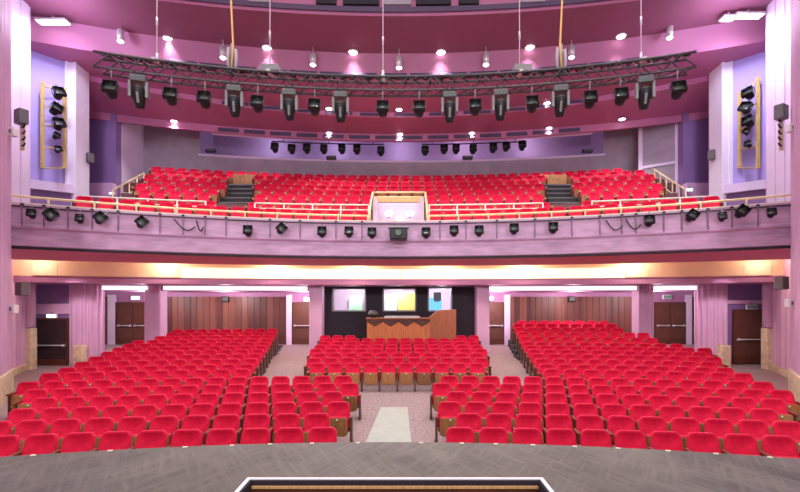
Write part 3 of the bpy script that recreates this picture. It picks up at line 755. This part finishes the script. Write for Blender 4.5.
# ------------------------------------------------------------------ balcony fittings
def rail(name, top, posts, r, m, lab, cat='railing', group='railings of the balcony', mid=None):
    o = empty(name, top[0])
    b = -Vector(top[0]); T = Matrix.Translation(b)
    mb = MB(); mb.tube(top, r, 8, T=T); mb.build('handrail', m, o)
    if mid: mb = MB(); mb.tube(mid, r*.8, 8, T=T); mb.build('lower_rail', m, o)
    for p, q in posts:
        mb = MB(); mb.tube([p, q], r*.9, 8, T=T); mb.build('post', m, o)
    return tag(o, lab, cat, group)
def arc_pts(x0, x1, dc, k, z, n=20): return [Vector((x0+(x1-x0)*i/n, dc-k*(x0+(x1-x0)*i/n)**2, z)) for i in range(n+1)]
for s, nm in ((-1,'left'),(1,'right')):
    tp = arc_pts(s*1.1, s*11.6, 16.22, BK, 6.11, 30)
    ps = [(Vector((s*x,16.22-BK*x*x,5.9)), Vector((s*x,16.22-BK*x*x,6.11))) for x in [1.1+i*1.05 for i in range(11)]]
    rail('balcony_rail', tp, ps, .036, 'brass', f'long brass rail along the balcony front, {nm} half')
    zt = 6.86
    tp = arc_pts(s*1.2, s*5.6, 17.85, .0112, zt, 14); md = arc_pts(s*1.2, s*5.6, 17.85, .0112, zt-.2, 14)
    ps = [(Vector((s*x,17.85-.0112*x*x,5.64)), Vector((s*x,17.85-.0112*x*x,zt))) for x in (1.2,2.3,3.4,4.5,5.6)]
    rail('gangway_rail', tp, ps, .032, 'cream', f'cream gangway rail before the middle balcony seats, {nm} of the white box', mid=md)
    tp = arc_pts(s*7.4, s*11.4, 17.85, .0112, zt, 14); md = arc_pts(s*7.4, s*11.4, 17.85, .0112, zt-.2, 14)
    ps = [(Vector((s*x,17.85-.0112*x*x,5.64)), Vector((s*x,17.85-.0112*x*x,zt))) for x in (7.4,8.4,9.4,10.4,11.4)]
    rail('gangway_rail', tp, ps, .032, 'cream', f'cream gangway rail before the {nm} balcony seats', mid=md)
    # side stair rail
    A, B = Vector((s*12.1,19.0,7.75)), Vector((s*12.1,21.3,9.15)) if s < 0 else Vector((s*12.1,22.3,9.95))
    ps = []
    n = 5 if s < 0 else 8
    for i in range(n): t = i/(n-1); p = A.lerp(B,t); ps.append((p-Vector((0,0,1.0+.35*t if s<0 else 1.0)), p))
    rail('stair_rail', [A,B], ps, .035, 'brass', f'sloping brass stair rail at the {nm} end of the balcony rows', mid=[A-Vector((0,0,.55)),B-Vector((0,0,.55))])
    # side steps up along the rail
    mb = MB()
    for i in range(8): mb.box(s*11.75,s*12.6,18.6+i*.42,18.6+(i+1)*.42+.05,5.6,6.55+i*.26)
    struct(mb.build('side_steps', 'lilac_b'), f'pale side steps at the {nm} end of the balcony', 'steps')
    # dark aisle stairs
    st_ = empty('balcony_stairs', (s*6.6,17.8,5.63)); n = 9
    mb = MB(); mb2 = MB()
    for i in range(n):
        x0 = 5.95+.11*i; x1 = 7.3+.1*i; y0 = 17.55+i*.52-.0112*43; z1 = 5.63+(i+1)*.33
        mb.box(s*x0-s*6.6,s*x1-s*6.6,y0-17.8,y0+.56-17.8,-.3+i*.33,z1-5.63-.012)
        mb2.box(s*x0-s*6.6,s*x1-s*6.6,y0-17.8-.012,y0-17.8+.05,z1-5.63-.05,z1-5.63)
    mb.build('steps', 'step', st_); mb2.build('nosing', 'greym', st_)
    struct(st_, f'dark carpeted stairs between the balcony blocks, {nm} of the white box', 'stairs')
    mb = MB(); pl = []; g = 10; xa0, xb0 = sorted((s*6.95, s*8.25)); yy = 22.85-.0105*57
    for i in range(g):
        xa = xa0+(xb0-xa0)*i/g; xb = xa0+(xb0-xa0)*(i+.7)/g; pl += [(xa,yy),(xb,yy),(xb,yy+.03),(xa0+(xb0-xa0)*(i+1)/g,yy+.03)]
    pl += [(xb0,yy+.1),(xa0,yy+.1)]
    mb.prism(pl, 8.6, 9.35)
    struct(mb.build('slat_panel', 'slat'), f'pale slatted wood panel at the top of the {nm} balcony stairs', 'panel')

# white box in the middle of the balcony
bx = empty('entrance_box', (0,17.4,5.63))
mb = MB(); mb.box(-.85,.85,.1,.16,0,1.25); mb.build('back_panel','boxwall',bx)
for s in (-1,1):
    mb = MB(); mb.box(s*.88-.06,s*.88+.06,-.75,.16,0,1.25); bevel(mb.build('side_panel','boxwall',bx), .01)
    mb = MB(); mb.tube([(s*1.05,-.9,0),(s*1.05,-.9,.8),(s*1.05,.5,1.75),(s*1.05,.5,.2)], .04); mb.build('post','brass',bx)
mb = MB(); mb.box(-1.0,1.0,.2,.3,1.3,1.48); mb.build('front_panel','slat',bx)
for zz, mm in ((1.95,'brass'),(1.76,'brass')):
    mb = MB(); mb.tube([(-1.05,.5,zz-.2),(1.05,.5,zz-.2)], .035); mb.build('rail', mm, bx)
tag(bx, 'white-lined entrance box with brass rails in the middle of the balcony', 'entrance box')
for px, py, nm in ((389,213.5,'left'),(410,213.5,'right'),(400,219,'middle')):
    p = at(px, py, 16.75); e = empty('box_lamp', p)
    mb = MB(); mb.lathe([(.02,-.1),(.13,-.06),(.16,0),(.13,.06),(.03,.1)], 14); mb.build('globe','bulb',e)
    mb = MB(); mb.lathe([(.05,-.16),(.05,-.1)], 10); mb.build('lamp_base','greym',e)
    tag(e, f'{nm} glowing globe lamp in the white balcony box', 'lamp', 'globe lamps in the balcony box')

# ------------------------------------------------------------------ lanterns
def yoke(mb, w, h, t=.015, mi=0, d=.03):
    mb.box(-w-t,-w,-d,d,-h*.55,h*.5); mb.box(w,w+t,-d,d,-h*.55,h*.5); mb.box(-w-t,w+t,-d,d,h*.5,h*.5+t)
def par_lantern(name='par_lantern', size=.3, rod=.16):
    r = empty(name); s = size/2
    mb = MB(); T = Matrix.Translation((0,0,-s*1.3)) @ Matrix.Rotation(math.radians(62),4,'X')
    mb.lathe([(s*.45,-s*1.1),(s*.8,-s*.9),(s*.92,-s*.2),(s*.95,s*.7)], 16, T=T)
    mb.box(-s*1.05,s*1.05,-s*1.05,s*1.05,s*.62,s*.74,T=T); mb.build('housing','blackm',r)
    mb = MB(); mb.lathe([(s*.8,s*.741),(s*.78,s*.77)], 16, T=T); mb.build('lens','lens',r)
    mb = MB()
    for a in range(4): mb.box(-s*1.1,s*1.1,-s*1.1,-s*1.06,s*.75,s*1.5,T=T @ Matrix.Rotation(a*math.pi/2,4,'Z'))
    mb.build('barn_door','blackm',r)
    mb = MB(); mb.box(-s*1.22,-s*1.12,-.02,.02,-s*1.5,-.02); mb.box(s*1.12,s*1.22,-.02,.02,-s*1.5,-.02); mb.box(-s*1.22,s*1.22,-.02,.02,-.03,0); mb.build('yoke','headgrey',r)
    mb = MB(); mb.box(-.03,.03,-.04,.04,0,.09); mb.tube([(0,0,.06),(0,0,rod)], .018); mb.build('clamp','greym',r)
    return r
def moving_head(size=.62):
    r = empty('moving_head')
    mb = MB(); mb.box(-.19,.19,-.16,.16,-.16,0); bevel(mb.build('base','headgrey',r), .02)
    for s in (-1,1):
        mb = MB(); mb.box(s*.2-.04,s*.2+.04,-.1,.1,-.56,-.14); bevel(mb.build('yoke_arm','greym',r), .02)
    T = Matrix.Translation((0,0,-.45)) @ Matrix.Rotation(math.radians(25),4,'X')
    mb = MB(); mb.lathe([(.1,.22),(.145,.16),(.155,0),(.14,-.18),(.115,-.3),(.105,-.34)], 18, T=T); hd = mb.build('head','blackm',r)
    mb = MB(); mb.lathe([(.09,-.34),(.085,-.352)], 16, T=T); mb.build('lens','lens',hd)
    mb = MB(); mb.box(-.03,.03,-.165,-.12,-.2,.06,T=T); mb.build('cooling_fin','greym',hd)
    mb = MB(); mb.box(-.12,-.06,-.04,.04,0,.14); mb.box(.06,.12,-.04,.04,0,.14); mb.build('clamp','blackm',r)
    return r
pm = par_lantern(rod=.42); mh = moving_head(); pm2 = par_lantern('spot_lantern', .27); pm3 = par_lantern('small_lantern', .2); index_kids()
def put(proto_, p, rz, lab, cat, grp, used=set(), tilt=0, scale=None):
    if proto_.name not in used and proto_.name in ('par_lantern','moving_head','spot_lantern','small_lantern'):
        used.add(proto_.name); o = proto_
    else: o = copy_tree(proto_)
    o.location = p; o.rotation_euler = (0,tilt,rz)
    if scale: o.scale = (scale,)*3
    return tag(o, lab, cat, grp)
# truss
TDc, TK, TZ1, TZ0 = 13.0, .021, 9.41, 9.02
xL, _ = on_arc(98, TDc, TK); xR, _ = on_arc(691.5, TDc, TK)
tr = empty('lighting_truss', (0, TDc, TZ0))
T = Matrix.Translation((0,-TDc,-TZ0))
def tpt(x, off, z): return Vector((x, TDc+off-TK*x*x, z))
NX = 44; txs = [xL+(xR-xL)*i/NX for i in range(NX+1)]
for off, z in ((-.19,TZ1),(.19,TZ1),(-.19,TZ0),(.19,TZ0)):
    mb = MB(); mb.tube([tpt(x,off,z) for x in txs], .034, 8, T=T); mb.build('chord','truss',tr)
mb = MB()
for i in range(NX):
    a, b = txs[i], txs[i+1]
    up = i % 2 == 0
    for off in (-.19,.19): mb.tube([tpt(a,off,TZ0 if up else TZ1), tpt(b,off,TZ1 if up else TZ0)], .018, 6, T=T)
    mb.tube([tpt(a,-.19,TZ1), tpt(b,.19,TZ1)], .016, 6, T=T); mb.tube([tpt(b,-.19,TZ0), tpt(a,.19,TZ0)], .016, 6, T=T)
mb.build('lacing','truss',tr)
tag(tr, 'long curved dark lighting truss hanging before the balcony', 'truss')
for k, (a, b) in enumerate([(100,300),(300,500),(500,690)]):
    xa, _ = on_arc(a,TDc,TK); xb, _ = on_arc(b,TDc,TK); pts = []
    for i in range(60):
        t = i/59; x = xa+(xb-xa)*t; pts.append(tpt(x, .05*math.sin(i*1.7), TZ1+.05+.045*math.sin(i*2.3+k)+.02*random.random()))
    mb = MB(); mb.tube(pts, .03, 6); mb.tube([p+Vector((0,.08,.02*math.sin(i*3.1))) for i, p in enumerate(pts)], .022, 6)
    tag(mb.build('truss_cable','blackm'), f'dark cable bundle draped along the truss top, {ORD[k+1]} section from the left', 'cable', 'cables on the truss')
lamps = [(116,'p'),(143,'m'),(175,'p'),(208,'p'),(237,'m'),(260,'p'),(291,'m'),(316,'p'),(341.5,'m'),(383,'p'),(419,'p'),(449,'m'),(474,'p'),(499,'m'),(530,'p'),(558,'m'),(587,'p'),(617,'p'),(641,'m'),(673,'p')]
cnt = {'p':0,'m':0}
for px, t in lamps:
    x, d = on_arc(px, TDc, TK); cnt[t] += 1; rz = math.atan(-2*TK*x)
    if t == 'p': put(pm, tpt(x,-.19,TZ0-.4), rz, f'square black lantern under the curved truss, {ORD[cnt[t]]} lantern from the left', 'stage light', 'lanterns under the truss', tilt=0, scale=1.0)
    else: put(mh, tpt(x,-.19,TZ0-.12), rz, f'grey moving head light under the curved truss, {ORD[cnt[t]]} from the left', 'moving light', 'moving heads under the truss', scale=1.0)
for i, px in enumerate((157,270,383,519.5,641)):
    x, d = on_arc(px, TDc, TK); x2 = x
    mb = MB(); p = tpt(x,0,TZ1+.02); mb.tube([p, p+Vector((0,0,7))], .018, 6)
    o = empty('suspension_wire', p); w = MB(); w.tube([(0,0,.02),(0,0,7)], .016, 6); w.build('wire','palewire',o)
    w = MB(); w.box(-.05,.05,-.22,.22,-.02,.04); w.tube([(0,0,0),(0,0,.25)], .04, 8); w.build('shackle','silver',o)
    w = MB(); w.tube([(0,0,1.0),(0,0,1.22)], .03, 6); w.build('hook','silver',o)
    tag(o, f'pale suspension wire above the truss, {ORD[i+1]} from the left', 'wire', 'suspension wires of the truss')
for px, nm, s in ((230,'left',-1),(563,'right',1)):
    x, d = on_arc(px, TDc, TK); p = tpt(x,.1,TZ1)
    o = empty('cable_drop', p)
    w = MB(); w.tube([(0,0,.1),(s*-.05,0,.8),(s*.03,0,2.5),(s*.06,0,7)], .028, 6); w.build('rope','orange',o)
    for j, (dx, hh) in enumerate(((-.12,.75),(0,.85),(.12,.7))):
        w = MB(); w.tube([(dx*.7,.05,0),(dx,.05,hh*.6),(dx*.8,.05,hh)], .05, 8); w.build('duct','grey' if j != 1 else 'greym',o)
    w = MB(); w.box(s*-1.1-.25,s*-1.1+.25,-.1,.1,.05,.22); w.build('power_box','greym',o)
    tag(o, f'orange rope with grey cable ducts dropping to the truss on the {nm}', 'cable')

# balcony front lanterns
bl = [(32,214,'t'),(55,219,'s'),(80,219,'t'),(104,222,'s'),(145,226,'s'),(248,233,'s'),(284,232,'s'),(322,234,'s'),(349,234,'s'),(372,235,'s'),(426,235,'s'),(454,233,'s'),(479,233,'s'),(514,231,'s'),(553,230,'s'),(649,223,'s'),(695,219,'s'),(722,217,'t'),(745,215,'s'),(771,213,'t')]
n_ = 0
for i, (px, py, t) in enumerate(bl):
    x, d = on_arc(px, BD-.32, BK); z = CAMZ-(py-HY)/F*d; rz = math.atan(-2*BK*x)
    n_ += 1
    o = put(pm2 if t == 's' else pm3, (x,d,z+(.2 if t == 's' else .1)), rz, f'{"black lantern" if t=="s" else "small black lantern"} on the balcony front, {ORD[n_]} from the left', 'stage light', 'lanterns on the balcony front', tilt=(.7 if px in (284,55,104,745,695,145) else 0))
# brackets: vertical pipes on front
n_ = 0
for px in [22,44,68,92,118,160,183,205,226,270,300,336,362,440,466,497,535,572,600,622,636,664,682,708,732,758]:
    x, d = on_arc(px, BD-.1, BK); n_ += 1
    o = empty('front_bracket', (x,d,5.86)); o.rotation_euler.z = math.atan(-2*BK*x)
    w = MB(); w.tube([(0,0,.05),(0,-.02,-.1),(0,0,-.62)], .016, 6); w.build('pipe','bracket',o)
    w = MB(); w.box(-.04,.04,-.03,.1,-.02,.03); w.build('clamp','blackm',o)
    tag(o, f'thin grey bracket pipe on the balcony front, {ORD[n_]} from the left', 'bracket', 'bracket pipes on the balcony front')
# projector in the middle
p = at(398.5,234,15.7); o = empty('projector', (p.x,15.72,p.z))
w = MB(); w.box(-.3,.3,-.25,.3,-.2,.16); bevel(w.build('housing','blackm',o), .03)
w = MB(); w.lathe([(.11,0),(.11,.1),(.09,.1)], 16, T=Matrix.Translation((0,-.25,0)) @ Matrix.Rotation(math.pi/2,4,'X')); w.build('lens','lens',o)
w = MB(); w.box(-.36,.36,-.2,.3,.2,.25); w.box(-.34,-.31,0,.05,-.1,.2); w.box(.31,.34,0,.05,-.1,.2); w.build('bracket','greym',o)
tag(o, 'wide black projector at the centre of the balcony front', 'projector')
# hanging loops of cable
for px0, px1, nm in ((175,196,'left'),(197,204,'left, short'),(605,622,'right'),(625,640,'right, steep')):
    x0,d0 = on_arc(px0,BD-.12,BK); x1,d1 = on_arc(px1,BD-.12,BK); pts = []
    for i in range(13): t = i/12; pts.append((x0+(x1-x0)*t, d0+(d1-d0)*t-.05, 5.72-.35*math.sin(math.pi*t*.8)))
    w = MB(); w.tube(pts, .022, 6); tag(w.build('cable_loop','blackm'), f'dark cable looped on the balcony front, {nm}', 'cable', 'cable loops on the balcony front')

# lanterns in the recess over the balcony
rec = [(275,150.5),(292,152),(307,151.5),(324,152),(342,152),(357,152.5),(381,154),(425,153.5),(444,152),(456,152),(473,152),(493,151),(506,149.5),(522,148.5)]
for i, (px, py) in enumerate(rec):
    x, d = on_arc(px, 23.9, .0105); z = CAMZ-(py-HY)/F*d
    put(pm2, (x,d,z+.3), math.atan(-.021*x), f'black lantern hanging in the recess above the balcony, {ORD[i+1]} from the left', 'stage light', 'lanterns in the rear recess', scale=1.25)
for i, (px, py, nm) in enumerate(((331,158.5,'left of centre'),(468,158.5,'right of centre'),(588,150,'far right'),(210,152,'far left'))):
    x, d = on_arc(px, 24.0, .0105); z = CAMZ-(py-HY)/F*d
    o = empty('ledge_box', (x,d+.1,10.73 if py < 155 else z))
    w = MB(); w.box(-.26,.26,-.1,.12,0,.16); bevel(w.build('housing','blackm',o), .02)
    w = MB(); w.box(-.2,.2,-.11,-.1,.03,.13); w.build('front_panel','headgrey',o)
    tag(o, f'small black box at the ledge of the rear recess, {nm}', 'speaker')
for a, b, nm in ((272,384,'left'),(422,526,'right')):
    x0,_ = on_arc(a,23.9,.0105); x1,_ = on_arc(b,23.9,.0105); pts = [(x0+(x1-x0)*i/10, 23.9-.0105*(x0+(x1-x0)*i/10)**2, 11.42) for i in range(11)]
    o = empty('lantern_bar', pts[0]); Tm = Matrix.Translation(-Vector(pts[0]))
    w = MB(); w.tube(pts, .03, 8, T=Tm); w.build('pipe','blackm',o)
    for q in (pts[1], pts[5], pts[9]): w = MB(); w.tube([q,(q[0],q[1],12.3)], .02, 6, T=Tm); w.build('hanger','blackm',o)
    tag(o, f'black lantern bar in the recess above the balcony, {nm} half', 'bar')

# ladders of lamps in the violet niches
for s, nm, pxa, pxb in ((-1,'left',42.5,64.5),(1,'right',739.5,758)):
    ln = empty('lamp_ladder', (s*12.85,16.3,7.5))
    dA, dB = (16.7,17.2) if s < 0 else (17.25,16.75)
    A = at(pxa,0,dA); B = at(pxb,0,dB)
    Tm = Matrix.Translation(-Vector(ln.location))
    yA, yB = (82,88) if s < 0 else (92,77); zt = []
    for P_, d, py in ((A,dA,yA),(B,dB,yB)):
        z1 = CAMZ-(py-HY)/F*d; z0 = CAMZ-(168-HY)/F*d
        w = MB(); w.box(P_.x-.05,P_.x+.05,d-.04,d+.04,z0,z1,T=Tm); w.build('rail','gold',ln); zt.append((z0,z1))
    for f_ in (.0,.24,.5,.72,.96):
        p = Vector((A.x,dA,zt[0][0]+(zt[0][1]-zt[0][0])*f_)); q = Vector((B.x,dB,zt[1][0]+(zt[1][1]-zt[1][0])*f_))
        w = MB(); w.tube([p,q], .028, 6, T=Tm); w.build('rung','gold',ln)
    tag(ln, f'tall gold lamp ladder in the {nm} violet niche', 'ladder')
    for j, fy in enumerate((93,110,124,138,151) if s < 0 else (94,108,122,133,146)):
        d = 16.9; px = (57 if s < 0 else 748)
        p = at(px, fy, d-.3); nmj = ('topmost','second from the top','third from the top','fourth from the top','lowest')[j]
        put(pm2, p+Vector((0,0,.15)), -s*1.0, f'black lantern on the {nm} gold lamp ladder, {nmj}', 'stage light', f'lanterns on the {nm} lamp ladder', tilt=(.35 if j % 2 else -.2), scale=1.15 if j < 3 else .7)

# wall speakers
def speaker(px, py, d, w, h, rz, m, lab, dirx):
    p = at(px, py, d); o = empty('wall_speaker', p, rz)
    mb = MB(); mb.box(-w/2,w/2,-.12,.12,-h/2,h/2); bevel(mb.build('cabinet', m, o), .02)
    mb = MB(); mb.box(-w/2+.02,w/2-.02,-.13,-.12,-h/2+.02,h/2-.02); mb.build('grille','headgrey',o)
    mb = MB(); mb.tube([(0,.1,0),(dirx*w*.9,.2,.05),(dirx*w*.9,.2,.16)], .03, 6); mb.build('bracket','blackm',o)
    tag(o, lab, 'speaker', 'wall speakers')
speaker(21.5,117,13.2,.34,.42,-.5,'greym','grey speaker on the left pier above the balcony',-1)
speaker(781,112.5,13.2,.34,.42,.5,'greym','grey speaker on the right pier above the balcony',1)
speaker(89.5,158,18.2,.24,.38,-.4,'greym','small grey speaker beside the left dark violet recess',-1)
speaker(712.5,155,18.0,.26,.38,.4,'greym','small grey speaker beside the right dark violet recess',1)
speaker(22.5,289,14.3,.34,.42,-.4,'greym','grey speaker on the lower left wall under the balcony',-1)
speaker(781.5,283,14.3,.34,.42,.4,'greym','grey speaker on the lower right wall under the balcony',1)
for px, py, lab in ((12.5,132,'small white box below the left upper speaker'),(791,128,'small white box below the right upper speaker'),(13,309,'small white box below the lower left speaker'),(790,303,'small white box below the lower right speaker')):
    o = empty('wall_unit', at(px,py,12.7)); w = MB(); w.box(-.09,.09,-.08,.1,-.12,.12); bevel(w.build('housing','white',o), .02)
    w = MB(); w.box(-.03,.03,-.09,-.08,-.05,.05); w.build('sensor_window','greym',o)
    tag(o, lab, 'wall unit')
for s, nm, px in ((-1,'left',22),(1,'right',781.5)):
    o = empty('hook_plate', at(px,135,13.3)); w = MB(); w.box(-.07,.07,0,.04,-.45,.45); w.build('plate','cream',o)
    for j in range(5):
        w = MB(); w.tube([(0,0,.4-.18*j),(-s*.14,-.1,.38-.18*j),(-s*.17,-.1,.46-.18*j)], .025, 6); w.build('hook','blackm',o)
    tag(o, f'cream plate with dark hooks under the {nm} upper speaker', 'hook plate')
# small speakers on the wood panelling and soffit boxes
for px, py, lab in ((225.5,299,'small black speaker on the left wood panelling'),(571.5,299,'small black speaker on the right wood panelling')):
    o = empty('wall_speaker', at(px,py,RY-.2)); w = MB(); w.box(-.16,.16,-.1,.1,-.13,.13); bevel(w.build('cabinet','blackm',o), .02)
    w = MB(); w.box(-.13,.13,-.11,-.1,-.1,.1); w.build('grille','headgrey',o); w = MB(); w.box(-.03,.03,.1,.15,-.03,.03); w.build('bracket','blackm',o)
    tag(o, lab, 'speaker', 'speakers on the wood panelling')

# ------------------------------------------------------------------ lamps
def spot(name, loc, target, energy, color, size_deg, radius=.08, blend=.6):
    l = bpy.data.lights.new(name, 'SPOT'); l.energy = energy; l.color = color; l.spot_size = math.radians(size_deg); l.spot_blend = blend; l.shadow_soft_size = radius
    o = bpy.data.objects.new(name, l); COL.objects.link(o); o.location = loc
    o.rotation_euler = (Vector(target)-Vector(loc)).to_track_quat('-Z','Y').to_euler(); return o
def point(name, loc, energy, color, radius=.1):
    l = bpy.data.lights.new(name, 'POINT'); l.energy = energy; l.color = color; l.shadow_soft_size = radius
    o = bpy.data.objects.new(name, l); COL.objects.link(o); o.location = loc; return o
W = (1,.93,.96)
def downlight(px, py, zc, lab, grp, e=330, r=.16, recessed=True):
    z0 = zc; x = 0
    for _ in range(20): zc = z0+(.0044 if z0 > 11.5 else .001)*x*x; d = (zc-CAMZ)*F/(HY-py); x = CAMX+(px-CX)/F*d
    o = empty('ceiling_downlight', (x,d,zc))
    mb = MB(); mb.lathe([(r*1.25,-.005),(r*1.3,-.03),(r*1.05,-.04)], 18); mb.build('trim_ring','silver',o)
    mb = MB(); mb.lathe([(r*.95,-.042),(r*.8,-.06),(r*.3,-.07)], 16); mb.build('lamp','glow',o)
    tag(o, lab, 'downlight', grp)
    spot('downlight_beam', (x,d,zc-.12), (x,d-1.5,0), e, W, 112, .1)
for i, (px, py) in enumerate(((168,38),(267,47),(353,51.5),(441,51.5),(530,46.5),(621,35.5))):
    downlight(px, py, 12.4, f'round downlight at the edge of the top mauve band, {ORD[i+1]} from the left', 'downlights of the top band')
for i, (px, py) in enumerate(((170,96),(329,108),(399,109),(547,102.5),(630,93))):
    downlight(px, py, 11.67, f'round downlight on the broad middle ceiling, {ORD[i+1]} from the left', 'downlights of the middle ceiling', r=.14)
for i, (px, py) in enumerate(((174,122),(251,131),(329,134),(400,135),(472,134),(549,129),(622,120))):
    downlight(px, py-1.5, 11.45, f'round downlight before the rear ceiling step, {ORD[i+1]} from the left', 'downlights of the rear ceiling', r=.14)
for i, (px, py) in enumerate(((120.5,41),(223,57.5),(313,64.5),(399,67.5),(486,64.5),(571.5,57),(669.5,37.5))):
    x, d = on_arc(px, 16.7, .0067); z = CAMZ-(py-HY)/F*d
    o = empty('cylinder_spot', (x,d,z))
    mb = MB(); mb.lathe([(.11,0),(.12,.38),(.07,.42)], 16); mb.build('housing','silver',o)
    mb = MB(); mb.lathe([(.105,-.02),(.07,-.05)], 16); mb.build('lamp','glow',o)
    mb = MB(); mb.tube([(0,0,.4),(0,.0,12.4+.0044*x*x-z)], .02, 6); mb.build('stem','silver',o)
    tag(o, f'cylinder spotlight before the lilac ceiling step, {ORD[i+1]} from the left', 'spotlight', 'cylinder spotlights')
    spot('cylinder_beam', (x,d,z-.1), (x,d-1,0), 160, W, 105, .1)
for px, py, lab, w_ in ((53,20.5,'wide floodlight under the top band at the far left',.5),(748,14.5,'wide floodlight under the top band at the far right',.45),(728,17,'smaller floodlight beside the wide one at the far right',.2),(16,12.5,'floodlight at the top of the left pier',.15),(788,4.5,'floodlight at the top of the right pier',.15)):
    x = 0
    for _ in range(20): zf = 12.2+.0044*x*x; d = (zf-CAMZ)*F/(HY-py); x = CAMX+(px-CX)/F*d
    o = empty('floodlight', (x,d,zf))
    mb = MB(); mb.box(-w_-.04,w_+.04,-.16,.16,-.06,.02); bevel(mb.build('housing','silver',o), .02)
    mb = MB(); mb.box(-.03,.03,-.03,.03,.02,.16); mb.build('bracket','silver',o)
    mb = MB(); mb.box(-w_,w_,-.13,.13,-.075,-.06); mb.build('lamp','flood',o)
    tag(o, lab, 'floodlight', 'floodlights under the top band')
for s in (-1,1):
    spot('flood_beam', (s*11.2,14.6,12.6), (s*12.9,16.8,8), 560, (.76,.76,1), 120, .25)
    point('flood_wash', (s*10.9,14.6,11.7), 150, (.74,.74,1), .3)
# unseen fill spots added behind the camera, pointing into the house
for x in (-6,-2,2,6):
    spot('stage_fill', (x,-3,8.5), (x*.9,14,1.0), 500, (1,.96,.95), 95, .5, .8)
for x in (-5,5):
    spot('stage_fill', (x,-3,7.5), (x*1.6,18,8.0), 1900, (1,.95,1), 80, .5, .8)
for y in (7.5, 11.5):
    for x in (-8,-4,0,4,8): spot('house_light', (x,y,14.8), (x,y+.6,0), 370, W, 110, .15)
# recess lamps, under-balcony lamps and added column fill
for x in (-7,-3.5,0,3.5,7): point('recess_lamp', (x,24.9-.0105*x*x,11.9), 34, ((.84,.86,1) if x < 1 else (1,.9,1)), .1)
for i, (px, py) in enumerate(((213,266.5),(315,270.5),(480,270),(580,267),(130,262.5),(690,258))):
    d = 17.0-.0006*abs(px-400); x = CAMX+(px-CX)/F*d
for x in (-11.5,-8,-4.5,4.5,8,11.5): point('rear_lamp', (x,21.0-.005*x*x,3.3), 110, (1,.92,.95), .15)
for x in (-2.2,0,2.0): point('booth_lamp', (x,BY+.7,3.6), 62, (1,.97,1), .15)
for x in (-13,-9,-5,-1.7,1.7,5,9,13): point('cove_lamp', (x,18.2-.0128*x*x,4.5), 34 if abs(x) < 12 else 16, (1,.88,.72), .1)
for s_ in (-1,1): spot('column_fill', (s_*11.6,15.8,4.1), (s_*13.3,18.8,1.0), 210, (1,.9,.97), 62, .15)  # added spots without fixtures, put in to brighten the fluted columns
for x in (-8,-3,3,8): spot('soffit_lamp', (x,17.0-.015*x*x,4.35), (x,17.3-.015*x*x,0), 110, (1,.92,.95), 125, .1)

# ------------------------------------------------------------------ world and view
wd = bpy.data.worlds.new('world'); sc.world = wd; wd.use_nodes = True
bg = wd.node_tree.nodes['Background']; bg.inputs[0].default_value = (1,.94,.97,1); bg.inputs[1].default_value = .62
sc.view_settings.view_transform = 'Standard'; sc.view_settings.look = 'None'; sc.view_settings.gamma = 1; sc.view_settings.exposure = .36
